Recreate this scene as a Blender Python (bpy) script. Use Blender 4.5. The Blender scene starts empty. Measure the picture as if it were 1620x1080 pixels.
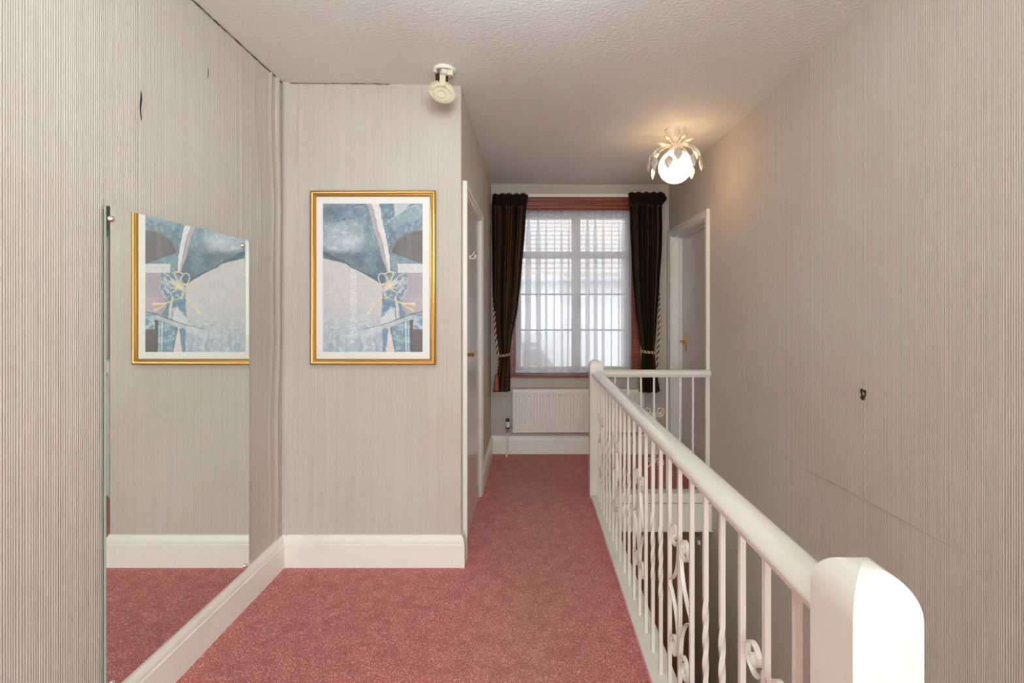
import bpy, math, random
import numpy as np
from mathutils import Vector, Matrix

PI = math.pi
scene = bpy.context.scene
COL = scene.collection
random.seed(7)

# ------------------------------------------------------------------ camera
cam_d = bpy.data.cameras.new('camera')
cam_d.sensor_width = 36.0
cam_d.lens = 740.0 / 1620.0 * 36.0
cam_d.shift_x = -28.0 / 1620.0
cam_d.shift_y = -51.0 / 1620.0
cam_d.clip_start = 0.02
cam = bpy.data.objects.new('camera', cam_d)
COL.objects.link(cam)
cam.location = (0, 0, 1.288)
cam.rotation_euler = (math.radians(90), 0, 0)
scene.camera = cam

# ------------------------------------------------------------------ world (overcast daylight)
w = bpy.data.worlds.new('overcast_sky')
scene.world = w
w.use_nodes = True
wn = w.node_tree
bg = wn.nodes['Background']
bg.inputs[0].default_value = (0.95, 0.975, 1.0, 1)
bg.inputs[1].default_value = 3.1

def area_light(name, loc, rot, sx, sy, power, color):
    d = bpy.data.lights.new(name, 'AREA')
    d.shape = 'RECTANGLE'; d.size = sx; d.size_y = sy
    d.energy = power; d.color = color
    o = bpy.data.objects.new(name, d); COL.objects.link(o)
    o.location = loc; o.rotation_euler = rot
    return o
# lamps added at two unseen windows behind the camera; portal at the end window
area_light('added_near_window_light', (0.0, -4.14, 1.45), (PI/2, 0, 0), 1.9, 1.7, 84, (0.80, 0.965, 1.0))
area_light('added_side_window_light', (1.36, -2.2, 1.5), (0, PI/2, 0), 1.25, 1.5, 84, (0.80, 0.965, 1.0))
p_ = area_light('sky_portal_end_window', (0.39, 4.46, 1.44), (-PI/2, 0, 0), 1.2, 1.6, 10, (1, 1, 1))
p_.data.cycles.is_portal = True
GLOBE_L = 6.4
NEAR_GLOBE_L = 28.0
STAIR_GLOBE_L = 45.0

scene.view_settings.view_transform = 'Standard'
scene.view_settings.look = 'None'
scene.view_settings.gamma = 1.0
scene.view_settings.use_curve_mapping = False
scene.view_settings.exposure = 0.36
scene.cycles.max_bounces = 10
scene.cycles.diffuse_bounces = 6
scene.cycles.transparent_max_bounces = 16
scene.cycles.sample_clamp_indirect = 6.0
scene.cycles.caustics_reflective = False

# ------------------------------------------------------------------ helpers
def lin(r, g, b):
    def f(c):
        c /= 255.0
        return c / 12.92 if c <= 0.04045 else ((c + 0.055) / 1.055) ** 2.4
    return (f(r), f(g), f(b), 1.0)

class NT:
    def __init__(s, name):
        s.m = bpy.data.materials.new(name); s.m.use_nodes = True
        s.t = s.m.node_tree; s.b = s.t.nodes['Principled BSDF']; s.out = s.t.nodes['Material Output']
    def n(s, typ, **kw):
        nd = s.t.nodes.new(typ)
        for k, v in kw.items():
            if k.startswith('i_'):
                key = k[2:]
                nd.inputs[int(key) if key.isdigit() else key.replace('_', ' ')].default_value = v
            else: setattr(nd, k, v)
        return nd
    def l(s, a, b): s.t.links.new(a, b)
    def set(s, **kw):
        for k, v in kw.items(): s.b.inputs[k.replace('_', ' ')].default_value = v
    def math(s, op, a, b=None, c=None):
        nd = s.t.nodes.new('ShaderNodeMath'); nd.operation = op
        for i, v in enumerate((a, b, c)):
            if v is None: continue
            if isinstance(v, (int, float)): nd.inputs[i].default_value = v
            else: s.l(v, nd.inputs[i])
        return nd.outputs[0]
    def mix(s, fac, a, b):
        nd = s.t.nodes.new('ShaderNodeMix'); nd.data_type = 'RGBA'
        for i, v in ((0, fac), (6, a), (7, b)):
            if isinstance(v, (int, float, tuple)): nd.inputs[i].default_value = v
            else: s.l(v, nd.inputs[i])
        return nd.outputs[2]
    def bump(s, h, strength, dist):
        nd = s.n('ShaderNodeBump'); nd.inputs['Strength'].default_value = strength
        nd.inputs['Distance'].default_value = dist
        s.l(h, nd.inputs['Height']); s.l(nd.outputs[0], s.b.inputs['Normal']); return nd
    def noise(s, vec, scale=1.0, detail=2.0, rough=0.5):
        nd = s.n('ShaderNodeTexNoise'); nd.inputs['Scale'].default_value = scale
        nd.inputs['Detail'].default_value = detail; nd.inputs['Roughness'].default_value = rough
        if vec is not None: s.l(vec, nd.inputs['Vector'])
        return nd.outputs['Fac']
    def ramp(s, fac, stops):
        nd = s.n('ShaderNodeValToRGB'); cr = nd.color_ramp
        while len(cr.elements) < len(stops): cr.elements.new(0.5)
        for e, (p, c) in zip(cr.elements, stops): e.position = p; e.color = c
        s.l(fac, nd.inputs[0]); return nd.outputs[0]

def simple(name, col, rough=0.5, metal=0.0, **kw):
    t = NT(name); t.set(Base_Color=col, Roughness=rough, Metallic=metal, **kw); return t.m

def m_wallpaper():
    t = NT('ribbed_wallpaper')
    pos = t.n('ShaderNodeNewGeometry').outputs['Position']
    sx = t.n('ShaderNodeSeparateXYZ'); t.l(pos, sx.inputs[0])
    h = t.math('ADD', sx.outputs[0], sx.outputs[1]); z = sx.outputs[2]
    def vec(a, b):
        c = t.n('ShaderNodeCombineXYZ')
        t.l(t.math('MULTIPLY', h, a), c.inputs[0]); t.l(t.math('MULTIPLY', z, b), c.inputs[1]); return c.outputs[0]
    n1 = t.noise(vec(215, 0.25), 1.0, 1.0, 0.5)
    n2 = t.noise(vec(420, 6.0), 1.0, 1.0, 0.5)
    n3 = t.noise(vec(330, 170.0), 1.0, 2.0, 0.5)
    r1 = t.ramp(n1, [(0.36, (0, 0, 0, 1)), (0.62, (1, 1, 1, 1))])
    low = t.noise(vec(22, 0.05), 1.0, 1.0)
    wv = t.math('SINE', t.math('MULTIPLY_ADD', h, 2 * PI / 0.0062, t.math('MULTIPLY', low, 14.0)))
    s0 = t.math('MULTIPLY_ADD', wv, 0.36, t.math('MULTIPLY', r1, 0.34))
    s1 = t.math('MULTIPLY_ADD', n2, 0.6, s0)
    s2 = t.math('MULTIPLY_ADD', n3, 0.9, s1)
    big = t.noise(pos, 1.3, 4.0, 0.6)
    col = t.mix(t.ramp(big, [(0.35, (0, 0, 0, 1)), (0.65, (1, 1, 1, 1))]), lin(198, 187, 176), lin(206, 197, 187))
    stripe = t.noise(vec(9, 0.02), 1.0, 1.0)
    col = t.mix(t.math('MULTIPLY', stripe, 0.25), col, lin(190, 179, 169))
    # a faint scuffed streak along the stair side
    t.l(col, t.b.inputs['Base Color'])
    t.set(Roughness=0.62)
    t.b.inputs['Specular IOR Level'].default_value = 0.25
    t.bump(s2, 0.8, 0.0019)
    return t.m

def m_ceiling():
    t = NT('textured_ceiling')
    pos = t.n('ShaderNodeNewGeometry').outputs['Position']
    mp = t.n('ShaderNodeMapping'); t.l(pos, mp.inputs[0]); mp.inputs['Scale'].default_value = (55, 90, 55)
    n1 = t.noise(mp.outputs[0], 1.0, 3.0, 0.6)
    big = t.noise(pos, 0.9, 3.0, 0.6)
    col = t.mix(big, lin(230, 231, 227), lin(222, 223, 218))
    t.l(col, t.b.inputs['Base Color']); t.set(Roughness=0.8)
    t.bump(n1, 0.6, 0.007)
    return t.m

def m_carpet():
    t = NT('rose_carpet')
    pos = t.n('ShaderNodeNewGeometry').outputs['Position']
    vo = t.n('ShaderNodeTexVoronoi'); vo.inputs['Scale'].default_value = 230; t.l(pos, vo.inputs['Vector'])
    sp = t.n('ShaderNodeSeparateColor'); t.l(vo.outputs['Color'], sp.inputs[0])
    n1 = t.noise(pos, 170.0, 3.0, 0.75)
    n2 = t.noise(pos, 14.0, 4.0, 0.65)
    # trodden path along the corridor (worn, browner pile)
    sx = t.n('ShaderNodeSeparateXYZ'); t.l(pos, sx.inputs[0])
    dx = t.math('ABSOLUTE', t.math('SUBTRACT', sx.outputs[0], 0.03))
    wob = t.math('MULTIPLY_ADD', t.noise(pos, 1.7, 3.0), 0.35, dx)
    wear = t.ramp(wob, [(0.22, (1, 1, 1, 1)), (0.52, (0, 0, 0, 1))])
    fresh = t.ramp(n1, [(0.30, lin(150, 64, 70)), (0.5, lin(206, 110, 108)), (0.64, lin(244, 174, 164))])
    worn = t.ramp(n1, [(0.30, lin(146, 82, 76)), (0.5, lin(194, 124, 111)), (0.64, lin(234, 180, 162))])
    c = t.mix(t.math('MULTIPLY', wear, 0.85), fresh, worn)
    fleck = t.math('MULTIPLY', t.math('GREATER_THAN', sp.outputs[0], 0.86), 0.6)
    c = t.mix(fleck, c, lin(240, 200, 190))
    dark = t.ramp(n2, [(0.38, (1, 1, 1, 1)), (0.56, (0, 0, 0, 1))])
    c = t.mix(t.math('MULTIPLY', dark, 0.28), c, lin(146, 60, 66))
    t.l(c, t.b.inputs['Base Color'])
    t.set(Roughness=0.95); t.b.inputs['Specular IOR Level'].default_value = 0.1
    t.b.inputs['Sheen Weight'].default_value = 0.15
    hh = t.math('ADD', t.math('MULTIPLY', vo.outputs['Distance'], 0.8), n1)
    t.bump(hh, 0.8, 0.006)
    return t.m

def m_paint(name, c, rough=0.28, dirt=0.0):
    t = NT(name)
    pos = t.n('ShaderNodeNewGeometry').outputs['Position']
    n = t.noise(pos, 6.0, 5.0, 0.65)
    d = tuple(v * 0.9 for v in c[:3]) + (1,)
    t.l(t.mix(t.ramp(n, [(0.5, (0, 0, 0, 1)), (0.8, (1, 1, 1, 1))]), c, d), t.b.inputs['Base Color'])
    t.set(Roughness=rough)
    t.bump(t.noise(pos, 35.0, 3.0, 0.6), 0.12, 0.002)
    return t.m

def m_wood():
    t = NT('mahogany_stained_wood')
    pos = t.n('ShaderNodeNewGeometry').outputs['Position']
    mp = t.n('ShaderNodeMapping'); t.l(pos, mp.inputs[0]); mp.inputs['Scale'].default_value = (3, 30, 70)
    n = t.noise(mp.outputs[0], 1.0, 4.0, 0.65)
    t.l(t.ramp(n, [(0.3, lin(86, 34, 18)), (0.55, lin(136, 62, 36)), (0.75, lin(166, 84, 50))]), t.b.inputs['Base Color'])
    t.set(Roughness=0.35); return t.m

def m_velvet():
    t = NT('brown_velvet')
    pos = t.n('ShaderNodeNewGeometry').outputs['Position']
    mp = t.n('ShaderNodeMapping'); t.l(pos, mp.inputs[0]); mp.inputs['Scale'].default_value = (70, 70, 5)
    n = t.noise(mp.outputs[0], 1.0, 3.0, 0.6)
    t.l(t.ramp(n, [(0.35, lin(16, 10, 7)), (0.7, lin(34, 20, 13))]), t.b.inputs['Base Color'])
    t.set(Roughness=0.7, Sheen_Weight=0.45, Sheen_Roughness=0.3, Sheen_Tint=lin(190, 130, 85))
    t.b.inputs['Specular IOR Level'].default_value = 0.2
    t.bump(n, 0.3, 0.004)
    return t.m

def m_net(name, fac):
    t = NT(name)
    tr = t.n('ShaderNodeBsdfTransparent'); df = t.n('ShaderNodeBsdfDiffuse'); tl = t.n('ShaderNodeBsdfTranslucent')
    for q in (df, tl): q.inputs['Color'].default_value = (0.86, 0.88, 0.92, 1)
    a = t.n('ShaderNodeMixShader'); a.inputs[0].default_value = 0.5
    t.l(df.outputs[0], a.inputs[1]); t.l(tl.outputs[0], a.inputs[2])
    b = t.n('ShaderNodeMixShader'); b.inputs[0].default_value = fac
    t.l(tr.outputs[0], b.inputs[1]); t.l(a.outputs[0], b.inputs[2]); t.l(b.outputs[0], t.out.inputs[0])
    return t.m

def m_pane(name, tint=(1, 1, 1, 1), k=1.0):
    t = NT(name)
    tr = t.n('ShaderNodeBsdfTransparent'); tr.inputs[0].default_value = tint
    gl = t.n('ShaderNodeBsdfGlossy'); gl.inputs['Roughness'].default_value = 0.02
    fr = t.n('ShaderNodeFresnel'); fr.inputs[0].default_value = 1.45
    b = t.n('ShaderNodeMixShader'); t.l(t.math('MULTIPLY', fr.outputs[0], k), b.inputs[0])
    t.l(tr.outputs[0], b.inputs[1]); t.l(gl.outputs[0], b.inputs[2]); t.l(b.outputs[0], t.out.inputs[0])
    return t.m

def m_globe(name='lit_opal_globe', col=(1.0, 0.64, 0.33, 1), L=None):
    t = NT(name)
    t.set(Base_Color=(0.9, 0.88, 0.82, 1), Roughness=0.2)
    t.b.inputs['Emission Color'].default_value = col
    t.b.inputs['Emission Strength'].default_value = GLOBE_L if L is None else L
    return t.m

def m_vcol(name, rough=0.6):
    t = NT(name)
    a = t.n('ShaderNodeVertexColor'); a.layer_name = 'paint'
    t.l(a.outputs[0], t.b.inputs['Base Color']); t.set(Roughness=rough); return t.m

def m_tiles():
    t = NT('roof_tiles')
    pos = t.n('ShaderNodeNewGeometry').outputs['Position']
    wv = t.n('ShaderNodeTexWave'); wv.bands_direction = 'Z'; wv.wave_profile = 'SAW'
    wv.inputs['Scale'].default_value = 3.2; wv.inputs['Distortion'].default_value = 0.3
    t.l(pos, wv.inputs['Vector'])
    t.l(t.mix(wv.outputs['Fac'], lin(120, 116, 114), lin(176, 172, 168)), t.b.inputs['Base Color'])
    t.set(Roughness=0.8); t.bump(wv.outputs['Fac'], 0.6, 0.02); return t.m

M = dict(
    paper=m_wallpaper(), ceil=m_ceiling(), carpet=m_carpet(),
    white=m_paint('cream_gloss_paint', lin(230, 226, 218), 0.25),
    board=m_paint('cream_skirting_paint', lin(236, 231, 222), 0.35),
    door=m_paint('white_door_paint', lin(212, 206, 203), 0.2),
    rad=m_paint('radiator_enamel', lin(228, 220, 212), 0.35),
    wood=m_wood(), velvet=m_velvet(),
    net=m_net('white_net_voile', 0.47), nettape=m_net('white_net_heading', 0.6),
    pane=m_pane('window_glass'), picglass=m_pane('picture_glass', k=0.14),
    gold=simple('gilt_frame', lin(204, 162, 96), 0.36, 0.85),
    gold2=simple('gilt_frame_bright', lin(238, 190, 96), 0.22, 0.9),
    mirror=simple('mirror_silvering', (0.86, 0.885, 0.85, 1), 0.0, 1.0),
    edge=simple('green_glass_edge', lin(150, 164, 156), 0.6),
    brass=simple('polished_brass', lin(206, 158, 74), 0.22, 1.0),
    chrome=simple('chrome', (0.75, 0.75, 0.75, 1), 0.12, 1.0),
    mat=simple('ivory_mount_card', lin(236, 233, 226), 0.8),
    globe=m_globe(), nearglobe=m_globe('added_white_globe', (0.84, 0.98, 1.0, 1), NEAR_GLOBE_L), stairglobe=m_globe('added_stair_globe', (1.0, 0.86, 0.72, 1), STAIR_GLOBE_L), brownwall=simple('brown_lower_wall', lin(128, 88, 58), 0.6),
    lampmetal=simple('white_enamelled_metal', lin(226, 218, 206), 0.35),
    lampleaf=simple('pale_leaf_metal', lin(206, 200, 190), 0.4, 0.2),
    plastic=simple('aged_cream_plastic', lin(214, 204, 178), 0.4),
    plasticw=simple('white_plastic', lin(226, 222, 214), 0.4),
    dark=simple('dark_brown_gap', lin(40, 30, 24), 0.9), crack=simple('brown_crack', lin(78, 60, 46), 0.95),
    black=simple('black_plastic', lin(26, 24, 24), 0.4),
    cream_rope=simple('cream_rope_yarn', lin(222, 196, 160), 0.8),
    brown_rope=simple('brown_rope_yarn', lin(92, 56, 36), 0.8),
    tassel=simple('rust_tassel_yarn', lin(150, 88, 56), 0.85),
    art=m_vcol('abstract_print'), pvc=simple('white_window_paint', lin(225, 228, 230), 0.3),
    render=simple('white_render', lin(190, 192, 195), 0.9), tiles=m_tiles(),
    slate=simple('grey_slate', lin(112, 114, 118), 0.8), brick=simple('buff_brick', lin(176, 160, 138), 0.9),
    gutter=simple('grey_gutter', lin(150, 152, 156), 0.5), tarmac=simple('grey_paving', lin(190, 188, 182), 0.9),
    scuff=simple('torn_paper_brown', lin(58, 44, 30), 0.9), streak=simple('scuffed_wallpaper', lin(184, 168, 156), 0.7),
    curtrail=simple('white_rail_plastic', lin(226, 220, 210), 0.4),
)

class MB:
    def __init__(s): s.v = []; s.f = []
    def add(s, verts, faces):
        k = len(s.v); s.v += [tuple(p) for p in verts]; s.f += [tuple(i + k for i in q) for q in faces]; return s
    def box(s, x0, x1, y0, y1, z0, z1):
        x0, x1 = sorted((x0, x1)); y0, y1 = sorted((y0, y1)); z0, z1 = sorted((z0, z1))
        return s.add([(x0,y0,z0),(x1,y0,z0),(x1,y1,z0),(x0,y1,z0),(x0,y0,z1),(x1,y0,z1),(x1,y1,z1),(x0,y1,z1)],
                     [(0,3,2,1),(4,5,6,7),(0,1,5,4),(1,2,6,5),(2,3,7,6),(3,0,4,7)])
    def grid(s, P, closeu=False):                      # P[i][j] points
        n, m = len(P), len(P[0]); vs = [p for r in P for p in r]; fs = []
        for i in range(n if closeu else n - 1):
            for j in range(m - 1):
                a = i * m + j; b = ((i + 1) % n) * m + j
                fs.append((a, a + 1, b + 1, b))
        return s.add(vs, fs)
    def lathe(s, prof, c=(0, 0, 0), axis=Vector((0, 0, 1)), n=24):   # prof: (radius, height along axis)
        ax = Vector(axis).normalized(); u = ax.orthogonal().normalized(); v = ax.cross(u); c = Vector(c)
        k = len(s.v); rows = []
        for r, h in prof:
            if r < 1e-6: rows.append([len(s.v)]); s.v.append(tuple(c + ax * h))
            else:
                rows.append(list(range(len(s.v), len(s.v) + n)))
                for i in range(n):
                    a = 2 * PI * i / n
                    s.v.append(tuple(c + ax * h + (u * math.cos(a) + v * math.sin(a)) * r))
        for A, B in zip(rows, rows[1:]):
            if len(A) == 1 and len(B) == 1: continue
            for i in range(n):
                j = (i + 1) % n
                if len(A) == 1: s.f.append((A[0], B[j], B[i]))
                elif len(B) == 1: s.f.append((A[i], A[j], B[0]))
                else: s.f.append((A[i], A[j], B[j], B[i]))
        return s
    def tube(s, pts, rad, n=8, caps=True):
        pts = [Vector(p) for p in pts]; rs = rad if isinstance(rad, (list, tuple)) else [rad] * len(pts)
        t0 = (pts[1] - pts[0]).normalized(); u = t0.orthogonal().normalized(); rows = []
        for i, p in enumerate(pts):
            t = (pts[min(i + 1, len(pts) - 1)] - pts[max(i - 1, 0)]).normalized()
            u = (u - t * u.dot(t)).normalized(); v = t.cross(u)
            rows.append([p + (u * math.cos(2*PI*k/n) + v * math.sin(2*PI*k/n)) * rs[i] for k in range(n)])
        k = len(s.v)
        for r in rows: s.v += [tuple(q) for q in r]
        for i in range(len(rows) - 1):
            for j in range(n):
                a = k + i*n + j; b = k + i*n + (j+1) % n
                s.f.append((a, b, b + n, a + n))
        if caps:
            s.f.append(tuple(k + j for j in range(n))[::-1]); s.f.append(tuple(k + (len(rows)-1)*n + j for j in range(n)))
        return s
    def sweep(s, path, normal, prof, closed=False, seg=None, caps=True):
        """path: 3D polyline in a plane with the given normal; prof: (a, b) with a along normal x tangent, b along normal"""
        P = [Vector(p) for p in path]; N = Vector(normal).normalized(); n = len(P); rows = []
        for i in range(n):
            ts = []
            if closed or i > 0: ts.append((P[i] - P[i-1]).normalized())
            if closed or i < n - 1: ts.append((P[(i+1) % n] - P[i]).normalized())
            ls = [N.cross(t) for t in ts]
            if len(ls) == 2:
                m = (ls[0] + ls[1]).normalized(); m = m / max(0.2, m.dot(ls[0]))
            else: m = ls[0]
            rows.append([P[i] + m * a + N * b for a, b in prof])
        if seg is not None: rows = [rows[i] for i in seg]
        k = len(s.v); q = len(prof)
        for r in rows: s.v += [tuple(x) for x in r]
        cnt = len(rows) if (closed and seg is None) else len(rows) - 1
        for i in range(cnt):
            for j in range(q):
                a = k + i*q + j; a2 = k + i*q + (j+1) % q; b = k + ((i+1) % len(rows))*q + j; b2 = k + ((i+1) % len(rows))*q + (j+1) % q
                s.f.append((a, a2, b2, b))
        if caps and not (closed and seg is None):
            s.f.append(tuple(k + j for j in range(q))); s.f.append(tuple(k + (len(rows)-1)*q + j for j in range(q))[::-1])
        return s
    def prism(s, poly, axis, a0, a1):
        """poly in the two other axes; extrude along axis 'x'/'y'/'z'"""
        def mk(p, a): return {'x': (a, p[0], p[1]), 'y': (p[0], a, p[1]), 'z': (p[0], p[1], a)}[axis]
        n = len(poly)
        return s.add([mk(p, a0) for p in poly] + [mk(p, a1) for p in poly],
                     [tuple(range(n))[::-1], tuple(range(n, 2*n))] + [(i, (i+1) % n, (i+1) % n + n, i + n) for i in range(n)])
    def build(s, name, mat, parent=None, smooth=40, bevel=0, solid=0, recalc=True, seg=2):
        me = bpy.data.meshes.new(name)
        off = Vector((0, 0, 0))
        if parent is not None:
            p = parent
            while p is not None: off += p.location; p = p.parent
        if parent is None: 
            xs = [v[0] for v in s.v]; ys = [v[1] for v in s.v]; zs = [v[2] for v in s.v]
            org = Vector(((min(xs)+max(xs))/2, (min(ys)+max(ys))/2, min(zs)))
        else: org = off
        me.from_pydata([(v[0]-org.x, v[1]-org.y, v[2]-org.z) for v in s.v], [], s.f)
        if recalc:
            import bmesh
            b = bmesh.new(); b.from_mesh(me); bmesh.ops.recalc_face_normals(b, faces=b.faces); b.to_mesh(me); b.free()
        me.validate(); me.update()
        if smooth:
            me.polygons.foreach_set('use_smooth', [True] * len(me.polygons))
            me.set_sharp_from_angle(angle=math.radians(smooth))
        me.materials.append(mat)
        o = bpy.data.objects.new(name, me); COL.objects.link(o)
        if parent is not None: o.parent = parent
        else: o.location = org
        if bevel:
            bm_ = o.modifiers.new('bevel', 'BEVEL'); bm_.width = bevel; bm_.segments = seg; bm_.limit_method = 'ANGLE'
            bm_.harden_normals = False
        if solid:
            so = o.modifiers.new('solid', 'SOLIDIFY'); so.thickness = solid; so.offset = 0
        return o

def thing(name, loc, label=None, cat=None, group=None, kind=None):
    o = bpy.data.objects.new(name, None); o.empty_display_size = 0.1; COL.objects.link(o); o.location = loc
    tag(o, label, cat, group, kind); return o
def tag(o, label=None, cat=None, group=None, kind=None):
    if label: o['label'] = label
    if cat: o['category'] = cat
    if group: o['group'] = group
    if kind: o['kind'] = kind
    return o
def struct(o): o['kind'] = 'structure'; return o
def copy_part(o, parent, loc):
    c = o.copy(); COL.objects.link(c); c.parent = parent; c.location = loc; return c

# ------------------------------------------------------------------ dimensions
XL, XC, XR = -1.242, -0.345, 1.243        # left wall, corridor wall, right wall
YS, YB, YN = 2.35, 4.18, -4.0             # step wall, back wall, near end
H = 2.405
ZD = -2.6                                 # floor of the hall below
XE = 0.5                                  # edge of the landing by the stairwell
YE0, YE1 = 0.55, 3.20                     # stairwell opening
T = 0.1

def gauss(x, c, s): return math.exp(-((x - c) / s) ** 2)

# ---- walls
def disp_left(y, z):
    c = YS - y; k = 0.35 + 0.65 * max(0, z) / 2.4
    wob = 0.012 * math.sin(z * 3.1) + 0.006 * math.sin(z * 9.0 + 1)
    d = k * 0.013 * gauss(c, 0.045 + wob * 0.7, 0.012) + k * 0.006 * gauss(c, 0.10 + wob, 0.010)
    d += 0.0025 * gauss(c, 0.335 + wob * 0.15, 0.004) + 0.002 * k * gauss(c, 0.22 + wob * 2, 0.02)
    return d
def disp_front(x, z):
    c = x - XL; k = 0.4 + 0.6 * max(0, z) / 2.4
    wob = 0.010 * math.sin(z * 2.7 + 2) + 0.005 * math.sin(z * 8.0)
    d = k * 0.012 * gauss(c, 0.02, 0.022) + k * 0.005 * gauss(c, 0.075 + wob * 1.6, 0.008)
    d += 0.0030 * gauss(c, 0.222 + wob * 0.1, 0.004) + 0.002 * k * gauss(c, 0.25 + wob * 2, 0.012) * (z > 1.2)
    return d
m = MB()
ys = [YN, -1.5, -0.5, 0.5, 1.2] + [1.2 + 0.004 * i for i in range(1, int((YS - 1.2) / 0.004) + 1)] + [YS]
zs = [-0.02 + (2.47 + 0.02) * i / 70 for i in range(71)]
m.grid([[(XL + (disp_left(y, z) if y > 1.2 else 0), y, z) for z in zs] for y in ys])
m.box(XL - T, XL - 0.002, YN - T, YS + T, -0.02, 2.47)
struct(m.build('wall_left', M['paper'], recalc=False))
wall_left = bpy.data.objects['wall_left']
m = MB()
xs = [XL + 0.005 * i for i in range(int((XC - XL) / 0.005) + 1)] + [XC]
m.grid([[(x, YS - disp_front(x, z), z) for z in zs] for x in xs])
m.box(XL, XC - 0.001, YS + 0.002, YS + 0.06, -0.02, 2.47)
struct(m.build('wall_front', M['paper'], recalc=False))
wall_front = bpy.data.objects['wall_front']

# corridor wall with a door opening
D1a, D1b, D1h = 2.465, 3.215, 1.895
m = MB()
m.box(XC - T, XC, YS + 0.0005, D1a, -0.02, 2.45).box(XC - T, XC, D1b, YB, -0.02, 2.45).box(XC - T, XC, D1a, D1b, D1h, 2.45)
struct(m.build('wall_corridor', M['paper']))
# back wall with window opening
WX0, WX1, WZ0, WZ1 = -0.142, 0.922, 0.70, 2.182
m = MB()
m.box(XC - T, WX0, YB, YB + 0.24, -0.3, 2.45).box(WX1, XR + T, YB, YB + 0.24, -0.3, 2.45)
m.box(WX0, WX1, YB, YB + 0.24, -0.3, WZ0).box(WX0, WX1, YB, YB + 0.24, WZ1, 2.45)
struct(m.build('wall_back', M['paper']))
# right wall, running down the stairwell, with a door opening onto the far landing
D2a, D2b, D2h = 3.285, 4.082, 1.925
m = MB()
m.box(XR, XR + T + 0.08, -1.4, D2a, ZD, 2.45).box(XR, XR + T + 0.08, D2b, YB, ZD, 2.45).box(XR, XR + T + 0.08, YN - T, -3.0, ZD, 2.45)
m.box(XR, XR + T + 0.08, -3.0, -1.4, ZD, 0.9).box(XR, XR + T + 0.08, -3.0, -1.4, 2.1, 2.45)  # leaves an opening for the added side window
m.box(XR, XR + T + 0.08, D2a, D2b, D2h, 2.45).box(XR, XR + T + 0.08, D2a, D2b, ZD, 0.0)
struct(m.build('wall_right', M['paper']))
# near end behind the camera, with an opening for the added window
m = MB()
m.box(XL, -0.95, YN - T, YN, -0.02, 2.45).box(0.95, XR, YN - T, YN, -0.02, 2.45)
m.box(-0.95, 0.95, YN - T, YN, -0.02, 0.6).box(-0.95, 0.95, YN - T, YN, 2.3, 2.45)
struct(m.build('wall_near', M['paper']))
w2 = struct(thing('added_window_2', (0, YN - 0.05, 0.6)))  # unseen window added to let light in from behind the camera
m = MB(); m.sweep([(-0.95, YN-0.05, 0.6), (0.95, YN-0.05, 0.6), (0.95, YN-0.05, 2.3), (-0.95, YN-0.05, 2.3)], (0, 1, 0), [(0,-0.03),(0,0.03),(-0.05,0.03),(-0.05,-0.03)], closed=True)
m.box(-0.025, 0.025, YN-0.08, YN-0.02, 0.62, 2.28); m.build('window_frame', M['pvc'], w2, bevel=0.003)

w3 = struct(thing('added_window_3', (XR + 0.05, -2.2, 0.9)))  # unseen side window added to light the left wall
m = MB(); m.sweep([(XR+0.05, -3.0, 0.9), (XR+0.05, -1.4, 0.9), (XR+0.05, -1.4, 2.1), (XR+0.05, -3.0, 2.1)], (1, 0, 0), [(0,-0.03),(0,0.03),(0.05,0.03),(0.05,-0.03)], closed=True)
m.build('window_frame', M['pvc'], w3, bevel=0.003)

# ceiling: sags a little, higher along the left wall
m = MB()
def zc(x, y):
    t_ = min(1, max(0, (x - XL) / (XC - XL)))
    return 2.428 - 0.020 * t_ - (0.008 if x > 0.6 else 0.008 * max(0, (x - XC) / (0.6 - XC))) + 0.003 * math.sin(5 * x + 2 * y)
cx = [XL - 0.05 + (XR - XL + 0.1) * i / 24 for i in range(25)]; cy = [YN - 0.1 + (YB - YN + 0.2) * i / 40 for i in range(41)]
m.grid([[(x, y, zc(x, y)) for y in cy] for x in cx])
m.box(XL - T, XR + T, YN - T, YB + T, 2.44, 2.5)
struct(m.build('ceiling', M['ceil'], recalc=False))
ceiling = bpy.data.objects['ceiling']

# floor (carpet) on joists with the stairwell left open
m = MB()
m.box(XL, 0.415, YN, YB, -0.20, 0.0).box(0.415, XR, YE1 + 0.005, YB, -0.20, 0.0).box(0.415, XR, YN, YE0, -0.20, 0.0)
m.box(0.415, XE - 0.012, YE0, YE1 + 0.005, -0.20, 0.0)
struct(m.build('floor', M['carpet'], smooth=0))
# stairwell below
m = MB(); m.box(XE - 0.11, XE - 0.012, YE0, 3.565, ZD, -0.2); struct(m.build('wall_stairwell', M['paper']))
m = MB(); m.box(XE - 0.11, XR, 3.565, 3.665, ZD, -0.2); struct(m.build('wall_lower', M['brownwall']))  # far wall of the stairwell in one even brown
m = MB(); m.box(XE - 0.11, XR, -0.2, 3.565, ZD - 0.1, ZD); struct(m.build('floor_lower', M['carpet'], smooth=0))
m = MB(); m.box(XE - 0.11, XR, -0.3, -0.2, ZD - 0.1, -0.2); struct(m.build('wall_below', M['paper']))
st = thing('staircase', (0.87, 1.8, ZD), 'carpeted staircase going down beside the landing balustrade', 'staircase')
for i in range(12):
    z1 = -0.2 * (i + 1); y0 = YE0 + 0.215 * i
    m = MB(); m.box(XE + 0.01, XR - 0.01, y0 + 0.001, y0 + 0.215, z1 - 0.19, z1)
    m.build('step', M['carpet'], st, smooth=0, bevel=0.008)
m = MB(); m.prism([(YE0 + 0.01, -0.41), (YE0 + 0.01 , -0.95), (YE0 + 2.0, ZD), (YE0 + 2.57, ZD)], 'x', XE + 0.02, XR - 0.02)
m.build('carriage', M['white'], st)

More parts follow.
